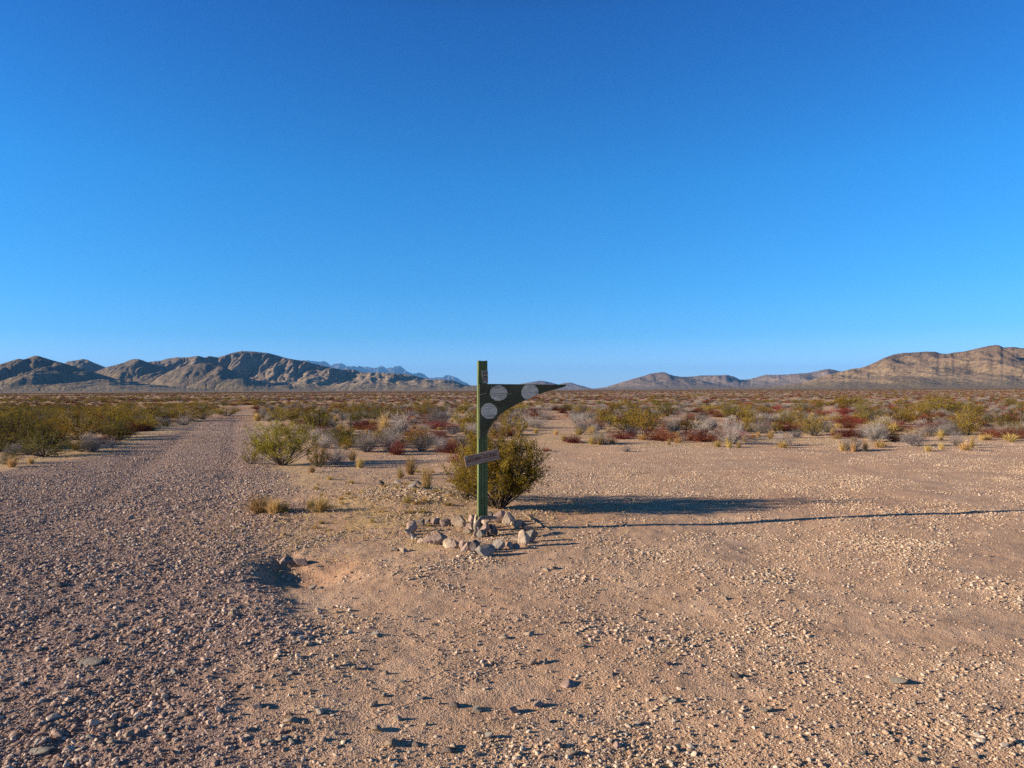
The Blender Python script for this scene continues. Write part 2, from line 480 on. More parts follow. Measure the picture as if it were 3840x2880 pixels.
def hill_mat(name, light, mid, dark, speck, zs):
    m, nt, b = new_mat(name); nb = NB(nt)
    P = nb.pos()
    hgt = nb.attr("hgt"); gul = nb.attr("gul")
    n1 = nb.noise(P, 0.006 * zs, 5, 0.65)
    n2 = nb.noise(P, 0.035 * zs, 5, 0.7)
    n3 = nb.noise(nb.mapv(P, (1, 0.5, 1.0)), 0.12 * zs, 3, 0.7)
    f = nb.math('ADD', nb.math('MULTIPLY', hgt, 0.55), nb.math('MULTIPLY', n1, 0.6))
    c = nb.ramp(f, [(0.25, light), (0.5, mid), (0.72, dark)])
    c = nb.mix(nb.step(n2, 0.45, 0.68, 0, 0.7), c, tuple(0.6 * q for q in dark))
    c = nb.mix(nb.step(n2, 0.42, 0.30, 0, 0.45), c, tuple(min(1.0, 1.2 * q) for q in light))
    c = nb.mix(nb.step(n3, 0.48, 0.62, 0, 0.75), c, speck)
    c = nb.mix(nb.step(gul, 0.3, 1.0, 0, 0.55), c, tuple(0.7 * q for q in speck))
    c = nb.mix(nb.step(hgt, 0.16, 0.06, 0, 0.65), c, (0.17, 0.135, 0.085))
    nt.links.new(c, b.inputs['Base Color'])
    nt.links.new(nb.bump(nb.math('ADD', n2, nb.math('MULTIPLY', n3, 0.3)), 0.7, 9.0 / zs), b.inputs['Normal'])
    return m
HM_left = hill_mat("hill_grey", (0.33, 0.24, 0.13), (0.22, 0.165, 0.105), (0.13, 0.10, 0.075), (0.07, 0.06, 0.035), 1.0)
HM_tan = hill_mat("hill_tan", (0.44, 0.33, 0.20), (0.33, 0.245, 0.165), (0.17, 0.13, 0.11), (0.10, 0.085, 0.055), 1.0)
HM_right = hill_mat("hill_brown", (0.37, 0.275, 0.165), (0.275, 0.19, 0.12), (0.155, 0.105, 0.075), (0.09, 0.07, 0.035), 1.2)
HM_mid = hill_mat("hill_mid", (0.33, 0.25, 0.18), (0.24, 0.185, 0.15), (0.16, 0.12, 0.11), (0.11, 0.09, 0.065), 0.8)
HM_far = hill_mat("mountain_rock", (0.17, 0.15, 0.13), (0.12, 0.105, 0.095), (0.09, 0.08, 0.075), (0.06, 0.055, 0.045), 0.25)

def hill(name, prof, D, front, back, mat, seed, blend=0.4, smooth=130, warp=0.35, spur=0.25, iters=10, K=0.02, px0=None, px1=None,
         step_px=3.6, rows=170, base=0.0, foot=0.12, shape_p=1.35, rockn=0.0, shift=0.0, diff=0.012, slant=55.0):
    prof = list(prof)
    if hor_y(prof[0][0]) - prof[0][1] > 3: prof = [(prof[0][0] - 260, hor_y(prof[0][0] - 260) + 1)] + prof
    if hor_y(prof[-1][0]) - prof[-1][1] > 3: prof = prof + [(prof[-1][0] + 260, hor_y(prof[-1][0] + 260) + 1)]
    px = np.arange(px0 if px0 is not None else prof[0][0], px1 if px1 is not None else prof[-1][0], step_px)
    pp = np.array(prof, float)
    y = np.interp(px, pp[:, 0], pp[:, 1])
    y = y + 0.8 * perlin(px / 9.0, px * 0, seed)
    H = np.maximum(hor_y(px) - y, 0.0) / FPX * D + CAM_H      # target crest height (m)
    th = np.arctan((px - 1920) / FPX)
    t = np.linspace(-1, 1, rows)
    r = D + np.where(t < 0, t * front, t * back)
    # keep the pixel silhouette: lengths along the view direction (depth y = r)
    depth = r[:, None] * np.ones(len(px))[None, :]
    X = np.tan(th)[None, :] * depth
    Y = depth
    w = np.where(t < 0, front, back)[:, None]
    # ridge line meanders, spurs run out from it
    me_ = warp * w * 0.5 * fbm(X / (0.5 * D * 0.35), X * 0 + 3.1, seed + 3, 3) + shift * (th - th.mean())[None, :] * D
    tt = (Y - D - me_) / w
    fall = 1.0 / (1.0 + (np.abs(tt) * 2.1) ** (2 * shape_p))
    fall = fall * (1 - sstep(0.7, 1.0, np.abs(t)))[:, None]
    sp = 1 + spur * fbm(X / (0.038 * D), Y / (0.13 * D), seed + 11, 4) * sstep(0.02, 0.3, np.abs(tt))
    # crest and spur lines slant away from the line of sight
    off = (slant * t[:, None] + 45 * np.abs(t[:, None]) * fbm(px[None, :] / 260.0, t[:, None] * 2.5, seed + 31, 3))
    kk = np.exp(-0.5 * (np.arange(-3 * smooth, 3 * smooth + 1, step_px) / smooth) ** 2); kk /= kk.sum()
    Hm = np.convolve(np.pad(H, len(kk), mode='edge'), kk, mode='same')[len(kk):-len(kk)]
    bl = blend * sstep(0.0, 0.4, np.abs(tt))
    Hs = np.interp(px[None, :] + off, px, H) * (1 - bl) + np.interp(px[None, :] + off, px, Hm) * bl
    Z = Hs * fall * sp
    Z = Z + 0.03 * H.max() * fbm(X / (0.02 * D), Y / (0.02 * D), seed + 13, 4) * np.sqrt(fall)
    if rockn > 0:
        Z = Z + rockn * H.max() * (1 - 2 * np.abs(fbm(X / (0.035 * D), Y / (0.06 * D), seed + 19, 5, 0.6))) * fall * sstep(0.0, 0.3 * H.max(), Hs)
    Z = np.maximum(Z, 0)
    Z0 = Z.copy()
    cx = (step_px / FPX) * r; cy = (front + back) / rows
    if iters: Z = erode(Z, cx, cy, iters, K, diff=diff)
    gul = np.clip((Z0 * 0 + (np.pad(Z, 1, mode='edge')[1:-1, :-2] + np.pad(Z, 1, mode='edge')[1:-1, 2:] - 2 * Z)) / (0.35 * step_px / FPX * D), 0, 1)
    # column scale so that the crest line stands where the photograph has it
    ang = (Z - CAM_H) / Y
    crest = ang.max(0)
    tgt = (H - CAM_H) / D
    k = np.where(crest > 1e-5, tgt / np.maximum(crest, 1e-4), 1.0)
    k = np.clip(k, 0.3, 3.0)
    Z = (Z) * k[None, :]
    # apron that runs out towards the plain
    apr = foot * H.max() * sstep(-1.0, -0.25, np.minimum(t, 0))[:, None] * sstep(0, 0.3, H / max(H.max(), 1))[None, :]
    Z = np.maximum(Z, 0) + apr * np.exp(-Z / (0.15 * H.max()))
    Z = Z + base
    # recheck the silhouette after the apron
    crest = ((Z - CAM_H) / Y).max(0)
    k = np.clip(tgt / np.maximum(crest, 1e-4), 0.2, 1.6)
    Z = Z * k[None, :]
    edge = np.minimum(np.abs(t[:, None] + 1), np.abs(1 - t[:, None]))
    Z = np.where(edge < 0.004, -0.6, Z)
    Z[:, 0] = -0.6; Z[:, -1] = -0.6
    V = np.stack([X, Y, Z], -1).reshape(-1, 3)
    ny, nx = Z.shape
    i = np.arange(ny - 1)[:, None] * nx; j = np.arange(nx - 1)[None, :]
    F = np.stack([i + j, i + j + 1, i + nx + j + 1, i + nx + j], -1).reshape(-1, 4)
    me = mesh_data(name, V, F, [mat], True)
    fattr(me, "hgt", np.clip(Z / H.max(), 0, 1).reshape(-1)); fattr(me, "gul", gul.reshape(-1))
    o = obj(name, me); tag(o, kind="structure")
    return o

hill("mountains", [(700, 1400), (900, 1350), (1060, 1352), (1129, 1354), (1151, 1353), (1175, 1356), (1200, 1358), (1216, 1356), (1227, 1361), (1241, 1373),
     (1257, 1365), (1268, 1366), (1279, 1363), (1290, 1368), (1300, 1375), (1312, 1377), (1323, 1374), (1341, 1378), (1349, 1373), (1363, 1379), (1376, 1376),
     (1398, 1382), (1417, 1380), (1428, 1374), (1436, 1375), (1449, 1384), (1468, 1379), (1473, 1382), (1483, 1373), (1487, 1378), (1496, 1372),
     (1506, 1377), (1525, 1394), (1550, 1404), (1560, 1401), (1571, 1399), (1590, 1404), (1607, 1419), (1625, 1419), (1642, 1416), (1658, 1418), (1672, 1408),
     (1685, 1409), (1696, 1412), (1715, 1419), (1731, 1430), (1750, 1438), (1765, 1448), (1778, 1450), (1795, 1442), (1812, 1441), (1840, 1455)],
     19500, 3200, 2600, HM_far, 101, spur=0.5, iters=8, K=0.006, rows=120, step_px=2.6, rockn=0.22, foot=0.0, shape_p=1.0)
hill("hills", [(-900, 1440), (-500, 1395), (-200, 1385), (0, 1368), (33, 1358), (68, 1347), (90, 1350), (108, 1343), (130, 1335), (149, 1338), (190, 1351),
     (239, 1364), (300, 1383), (360, 1400), (420, 1418), (470, 1432), (520, 1440), (600, 1446)],
     2500, 700, 600, HM_left, 202, spur=0.4, iters=10, K=0.02, rows=170, foot=0.16)
hill("hills", [(180, 1420), (239, 1366), (252, 1358), (279, 1354), (312, 1348), (328, 1351), (352, 1362), (390, 1377), (430, 1390), (480, 1410), (520, 1440)],
     3900, 600, 500, HM_left, 212, spur=0.35, iters=8, rows=110, foot=0.0)
hill("hills", [(300, 1425), (350, 1400), (401, 1378), (434, 1371), (466, 1361), (490, 1351), (504, 1348), (523, 1349), (553, 1360), (600, 1378), (660, 1395), (720, 1412), (800, 1430)],
     2950, 520, 500, HM_left, 223, spur=0.3, iters=9, K=0.016, rows=140, foot=0.06)
hill("hills", [(400, 1420), (470, 1390), (553, 1360), (577, 1357), (600, 1355), (627, 1347), (662, 1342), (700, 1342), (744, 1336), (768, 1343), (784, 1337), (817, 1342),
     (844, 1334), (871, 1325), (906, 1318), (952, 1320), (1007, 1326), (1034, 1333), (1075, 1345), (1115, 1352), (1142, 1355), (1170, 1365), (1200, 1371),
     (1235, 1378), (1281, 1388), (1308, 1386), (1330, 1389), (1363, 1399), (1412, 1399), (1458, 1401), (1498, 1403), (1547, 1409), (1580, 1418), (1618, 1426),
     (1661, 1425), (1702, 1429), (1738, 1444), (1790, 1449), (1900, 1456)],
     3300, 850, 700, HM_tan, 235, spur=0.4, iters=12, K=0.02, rows=230, foot=0.13, warp=0.35, rockn=0.0, slant=10, diff=0.012, blend=0.92, smooth=260)
hill("hills", [(560, 1436), (590, 1418), (640, 1392), (700, 1372), (770, 1362), (800, 1363), (850, 1382), (900, 1405), (940, 1422), (1000, 1438)],
     2650, 380, 330, HM_left, 247, spur=0.2, iters=8, K=0.014, rows=120, foot=0.0)
hill("hills", [(1930, 1450), (1959, 1440), (1995, 1434), (2025, 1429), (2045, 1432), (2072, 1438), (2095, 1444), (2110, 1439), (2141, 1436), (2163, 1444), (2190, 1450), (2222, 1460), (2240, 1462)],
     7500, 900, 900, HM_mid, 259, spur=0.3, iters=6, K=0.008, rows=90, foot=0.0)
hill("hills", [(2180, 1461), (2231, 1459), (2271, 1454), (2298, 1445), (2339, 1433), (2380, 1421), (2420, 1410), (2439, 1403), (2475, 1398), (2494, 1398), (2510, 1406),
     (2532, 1412), (2559, 1416), (2600, 1424), (2660, 1436), (2740, 1448), (2800, 1455)],
     4300, 900, 700, HM_mid, 263, spur=0.2, iters=9, K=0.012, rows=130, foot=0.05)
hill("hills", [(2480, 1430), (2532, 1418), (2559, 1415), (2597, 1414), (2627, 1410), (2708, 1409), (2722, 1407), (2752, 1414), (2776, 1426), (2812, 1424), (2839, 1416), (2871, 1407),
     (2906, 1408), (2953, 1406), (3034, 1400), (3088, 1388), (3107, 1385), (3129, 1389), (3153, 1395), (3250, 1405), (3400, 1430), (3500, 1450)],
     5200, 1300, 900, HM_mid, 277, spur=0.4, iters=10, K=0.012, rows=150, foot=0.07)
hill("hills", [(2780, 1456), (2898, 1450), (3007, 1437), (3088, 1412), (3159, 1394), (3200, 1384), (3223, 1383), (3252, 1374), (3287, 1358), (3316, 1344), (3353, 1331), (3388, 1325),
     (3423, 1324), (3475, 1320), (3510, 1321), (3530, 1328), (3553, 1329), (3576, 1324), (3617, 1320), (3663, 1309), (3703, 1300), (3735, 1295), (3750, 1297),
     (3764, 1305), (3802, 1303), (3840, 1308), (4000, 1330), (4200, 1340), (4500, 1390), (4800, 1440)],
     2600, 1000, 700, HM_right, 281, spur=0.3, iters=11, K=0.014, rows=210, foot=0.10)

# ------------------------------------------------------------------ plants
class PB:
    """collects tubes, blades and leaves into arrays"""
    def __init__(s): s.v = []; s.q = []; s.n = 0
    def tube(s, pts, r0, r1, sides=3):
        pts = np.asarray(pts, float); k = len(pts)
        tg = np.gradient(pts, axis=0); tg /= np.linalg.norm(tg, axis=1)[:, None] + 1e-9
        ref = np.array([0.3, 0.9, 0.1]); a = np.cross(tg, ref); a /= np.linalg.norm(a, axis=1)[:, None] + 1e-9
        b = np.cross(tg, a)
        rad = np.linspace(r0, r1, k)[:, None]
        ring = []
        for j in range(sides):
            w = 2 * math.pi * j / sides
            ring.append(pts + rad * (math.cos(w) * a + math.sin(w) * b))
        V = np.stack(ring, 1).reshape(-1, 3)
        i = (np.arange(k - 1) * sides)[:, None]; j = np.arange(sides)[None, :]; j2 = (j + 1) % sides
        F = np.stack([i + j, i + j2, i + sides + j2, i + sides + j], -1).reshape(-1, 4) + s.n
        s.v.append(V); s.q.append(F); s.n += len(V)
    def leaves(s, c, size, r_, flat=0.0):
        n = len(c)
        u = r_.normal(size=(n, 3)); u[:, 2] += flat; u /= np.linalg.norm(u, axis=1)[:, None]
        w = r_.normal(size=(n, 3)); w -= np.sum(w * u, 1)[:, None] * u; w /= np.linalg.norm(w, axis=1)[:, None]
        sz = (size * r_.uniform(0.6, 1.4, n))[:, None]
        V = np.stack([c - u * sz, c + w * sz * 0.45, c + u * sz, c - w * sz * 0.45], 1).reshape(-1, 3)
        F = np.arange(4 * n).reshape(n, 4) + s.n
        s.v.append(V); s.q.append(F); s.n += len(V)
    def blades(s, base, tip, mid, width, r_):
        n = len(base)
        side = np.cross(tip - base, r_.normal(size=(n, 3))); side /= np.linalg.norm(side, axis=1)[:, None] + 1e-9
        w = side * (width * r_.uniform(0.7, 1.3, n))[:, None]
        V = np.stack([base - w, base + w, mid + w * .8, mid - w * .8, tip + w * .25, tip - w * .25], 1).reshape(-1, 3)
        k = (np.arange(n) * 6)[:, None]
        F = np.concatenate([k + np.array([[0, 1, 2, 3]]), k + np.array([[3, 2, 4, 5]])]) + s.n
        s.v.append(V); s.q.append(F); s.n += len(V)
    def arrays(s):
        return np.concatenate(s.v), np.concatenate(s.q)

def join(name, parts, mats):
    vs, fs, mi, n = [], [], [], 0
    for k, p in enumerate(parts):
        v, f = p.arrays(); vs.append(v); fs.append(f + n); mi.append(np.full(len(f), k)); n += len(v)
    return mesh_data(name, np.concatenate(vs), np.concatenate(fs), mats, False, np.concatenate(mi))

def creosote(seed, nst=26, nleaf=3500, spread=0.62, leaf=0.016, lean=0.0, low=0.25, clump=0.03, flatness=1.0):
    """multi-stemmed bush, about 1 m high and wide, standing on z = 0"""
    r_ = np.random.default_rng(seed)
    S, Lf = PB(), PB()
    tips = []
    for k in range(nst):
        az = r_.uniform(0, 2 * math.pi); out = math.sqrt(r_.uniform(0.0, 1.0)) * spread
        h = math.sqrt(max(0.08, 1 - (out / (spread * 1.15)) ** 2)) * r_.uniform(0.58, 1.04) * flatness
        b0 = np.array([math.cos(az), math.sin(az), 0]) * r_.uniform(0, 0.05)
        end = np.array([math.cos(az) * out + lean, math.sin(az) * out, h])
        mid = b0 * 0.5 + end * 0.5 + np.array([math.cos(az), math.sin(az), 0]) * out * 0.12 + r_.normal(size=3) * 0.03
        t = np.linspace(0, 1, 7)[:, None]
        path = (1 - t) ** 2 * b0 + 2 * t * (1 - t) * mid + t ** 2 * end + r_.normal(size=(7, 3)) * 0.008
        path[0] = b0
        S.tube(path, r_.uniform(0.008, 0.015), 0.003)
        for j in range(r_.integers(5, 9)):
            a = r_.uniform(low, 0.95); p0 = path[int(a * 6)] * (1 - (a * 6) % 1) + path[min(6, int(a * 6) + 1)] * ((a * 6) % 1)
            dr = r_.normal(size=3) * 0.6 + (path[-1] - path[0]) * 0.9; dr[2] = abs(dr[2]) * 0.8 + 0.1
            dr /= np.linalg.norm(dr); ln = r_.uniform(0.10, 0.28)
            p1 = p0 + dr * ln * 0.5 + r_.normal(size=3) * 0.012; p2 = p0 + dr * ln + np.array([0, 0, 0.03])
            S.tube([p0, p1, p2], 0.0035, 0.0015)
            tips.append((p0, p1, p2))
            for q in range(2):
                e = p1 + (r_.normal(size=3) * 0.5 + dr) * r_.uniform(0.04, 0.11)
                S.tube([p1, e], 0.002, 0.001); tips.append((p1, (p1 + e) / 2, e))
    tips = np.array(tips)
    wt = r_.uniform(0.0, 1.8, len(tips)) ** 1.6 + 0.02; wt /= wt.sum()
    k = r_.choice(len(tips), nleaf, p=wt)
    a = r_.uniform(0.15, 1.08, nleaf)[:, None]
    c = tips[k, 0] * (1 - a) + tips[k, 2] * a + r_.normal(size=(nleaf, 3)) * clump
    c[:, 2] = np.maximum(c[:, 2], 0.012)
    Lf.leaves(c, leaf, r_, 0.8)
    return S, Lf

def twiggy(seed, n=170, spread=0.75, wood=14, curl=0.12, nsub=4, th=0.0042, up=0.15, hh=1.0):
    r_ = np.random.default_rng(seed)
    W, T = PB(), PB()
    for k in range(wood):
        az = r_.uniform(0, 6.28); e = np.array([math.cos(az) * spread * 0.6, math.sin(az) * spread * 0.6, r_.uniform(0.3, 0.6) * hh])
        m_ = e * 0.5 + r_.normal(size=3) * 0.04
        W.tube([[0, 0, 0], m_, e], 0.012, 0.005)
    base = []; 
    for k in range(n):
        az = r_.uniform(0, 6.28); el = math.acos(r_.uniform(up, 1.0)) ; ln = r_.uniform(0.75, 1.05)
        e = np.array([math.cos(az) * math.sin(el) * spread, math.sin(az) * math.sin(el) * spread, (0.12 + math.cos(el) * 0.88) * hh]) * ln
        s0 = np.array([math.cos(az), math.sin(az), 0]) * r_.uniform(0.0, 0.12) * spread
        t = np.linspace(0, 1, 5)[:, None]
        path = s0 * (1 - t) + e * t + r_.normal(size=(5, 3)) * curl * 0.25
        path[:, 2] += (t[:, 0] * (1 - t[:, 0])) * 0.1; path[0] = s0; path[:, 2] = np.maximum(path[:, 2], 0)
        T.tube(path, th, th * 0.45)
        for j in range(nsub):
            a = r_.integers(1, 4); p0 = path[a]; d = (e - s0) * 0.4 + r_.normal(size=3) * 0.35
            p1 = p0 + d * r_.uniform(0.15, 0.42); p1[2] = max(p1[2], 0.01)
            pm = (p0 + p1) / 2 + r_.normal(size=3) * 0.012
            T.tube([p0, pm, p1], th * 0.6, th * 0.3)
            for q in range(2):
                p2 = pm + d * r_.uniform(0.05, 0.2) + r_.normal(size=3) * 0.04; p2[2] = max(p2[2], 0.005)
                T.tube([pm, p2], th * 0.45, th * 0.25)
    return W, T

def tuft(seed, n=260, spread=0.45, w=0.006, droop=0.15, r0=0.12):
    r_ = np.random.default_rng(seed); B = PB()
    az = r_.uniform(0, 6.28, n); el = r_.uniform(0, 1, n) ** 0.7
    d = np.stack([np.cos(az), np.sin(az)], 1)
    base = np.zeros((n, 3)); base[:, :2] = d * (r_.uniform(0, r0, n))[:, None]
    tip = np.zeros((n, 3)); ln = r_.uniform(0.55, 1.05, n)
    tip[:, :2] = base[:, :2] + d * (el * spread * ln)[:, None] + r_.normal(size=(n, 2)) * 0.05
    tip[:, 2] = ln * np.sqrt(np.maximum(0.08, 1 - (el * 0.9) ** 2)) - droop * el
    tip[:, 2] = np.maximum(tip[:, 2], 0.02)
    mid = base * 0.5 + tip * 0.5; mid[:, 2] += 0.16
    B.blades(base, tip, mid, w, r_)
    return B

CR = [creosote(1), creosote(2, nst=20, nleaf=2800, spread=0.7), creosote(3, nst=30, nleaf=4200, spread=0.55),
      creosote(4, nst=24, nleaf=2600, spread=0.8, low=0.3), creosote(5, nst=22, nleaf=3300, spread=0.65, lean=0.1), creosote(6, nst=28, nleaf=4600, spread=0.72, clump=0.04)]
GR = [twiggy(11), twiggy(12, n=140, spread=0.85), twiggy(13, n=200, spread=0.65, curl=0.08), twiggy(14, n=110, spread=0.8, curl=0.2)]
RD = [twiggy(21, n=260, spread=1.1, wood=5, curl=0.1, nsub=5, th=0.005, up=0.0), twiggy(22, n=210, spread=1.3, wood=5, nsub=5, th=0.005, up=0.0, curl=0.14)]
TF = [tuft(31), tuft(32, n=180, spread=0.35), tuft(33, n=320, spread=0.6, droop=0.3)]

def meshes(tag_, sets, mats, names):
    out = []
    for k, s in enumerate(sets):
        if isinstance(s, PB): s = (s,)
        one = join(tag_, s, mats)
        parts = []
        for p, m, nm in zip(s, mats, names):
            v, f = p.arrays(); parts.append((nm, mesh_data(tag_ + "_" + nm, v, f, [m])))
        out.append((one, parts))
    return out
K_cre = meshes("creosote_bush", CR, [M_stem, M_creo], ["stems", "foliage"])
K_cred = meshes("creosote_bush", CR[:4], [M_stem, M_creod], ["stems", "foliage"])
K_gry = meshes("grey_shrub", GR, [M_greyd, M_grey], ["branches", "twigs"])
K_red = meshes("red_shrub", RD, [M_greyd, M_red], ["branches", "twigs"])
K_tuf = meshes("grass_tuft", TF, [M_straw], ["blades"])
KIND = {'C': (K_cre, "creosote_bush", "bush"), 'D': (K_cred, "creosote_bush", "bush"), 'G': (K_gry, "grey_shrub", "shrub"),
        'R': (K_red, "red_shrub", "shrub"), 'Y': (K_tuf, "grass_tuft", "grass tuft")}
UNITW = {'C': 1.35, 'D': 1.35, 'G': 1.55, 'R': 2.2, 'Y': 0.95}

placed = []      # (x, y, radius) of hand-placed plants
COUNT = {'C': 0, 'G': 0, 'R': 0, 'Y': 0}

def plant(kind, x, y, h, w, label, group, parts=True, rot=None, var=None, zoff=0.0):
    sets, name, cat = KIND[kind]
    one, prts = sets[(var if var is not None else random.randrange(len(sets))) % len(sets)]
    z = float(gz(x, y)) - 0.01 + zoff
    sx = w / UNITW[kind]
    rot = random.uniform(0, 6.28) if rot is None else rot
    if parts and len(prts) > 1:
        o = link(bpy.data.objects.new(name, None)); o.empty_display_size = 0.2
        for nm, me in prts: obj(nm, me, o)
    else:
        o = obj(name, one)
    o.location = (x, y, z); o.rotation_euler = (0, 0, rot); o.scale = (sx, sx, h)
    tag(o, label, cat, group)
    COUNT['C' if kind == 'D' else kind] += 1
    return o

def plant_px(kind, px, py, wpx, hpx, label, group=None, **k):
    x, y = G(px, py); s = y / FPX
    placed.append((x, y, 0.42 * wpx * s))
    return plant(kind, x, y, hpx * s, wpx * s, label, group, **k)

# --- the big creosote behind the post, denser and finer than the rest
def hero(seed, px, py, wpx, hpx, label, mats, **k):
    x, y = G(px, py); s = y / FPX
    S, L = creosote(seed, **k)
    o = link(bpy.data.objects.new("creosote_bush", None)); o.empty_display_size = 0.3
    for nm, p, m in (("stems", S, mats[0]), ("foliage", L, mats[1])):
        v, f = p.arrays(); obj(nm, mesh_data("creosote_" + nm, v, f, [m]), o)
    o.location = (x, y, float(gz(x, y)) - 0.01); o.scale = (wpx * s / (2 * k['spread']) / 1.08, wpx * s / (2 * k['spread']) / 1.08, hpx * s)
    tag(o, label, "bush"); placed.append((x, y, 0.42 * wpx * s)); COUNT['C'] += 1
    return o
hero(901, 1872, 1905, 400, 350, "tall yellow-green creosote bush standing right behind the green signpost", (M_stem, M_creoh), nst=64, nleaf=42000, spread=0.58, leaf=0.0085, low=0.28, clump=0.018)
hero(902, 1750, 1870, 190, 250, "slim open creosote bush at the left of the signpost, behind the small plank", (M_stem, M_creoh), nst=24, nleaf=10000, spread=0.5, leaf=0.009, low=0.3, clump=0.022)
hero(903, 1060, 1745, 300, 185, "open olive creosote bush with dark bare stems at the right edge of the gravel road", (M_stem, M_creoh), nst=50, nleaf=13000, spread=0.9, leaf=0.013, low=0.35, clump=0.025, flatness=0.95)

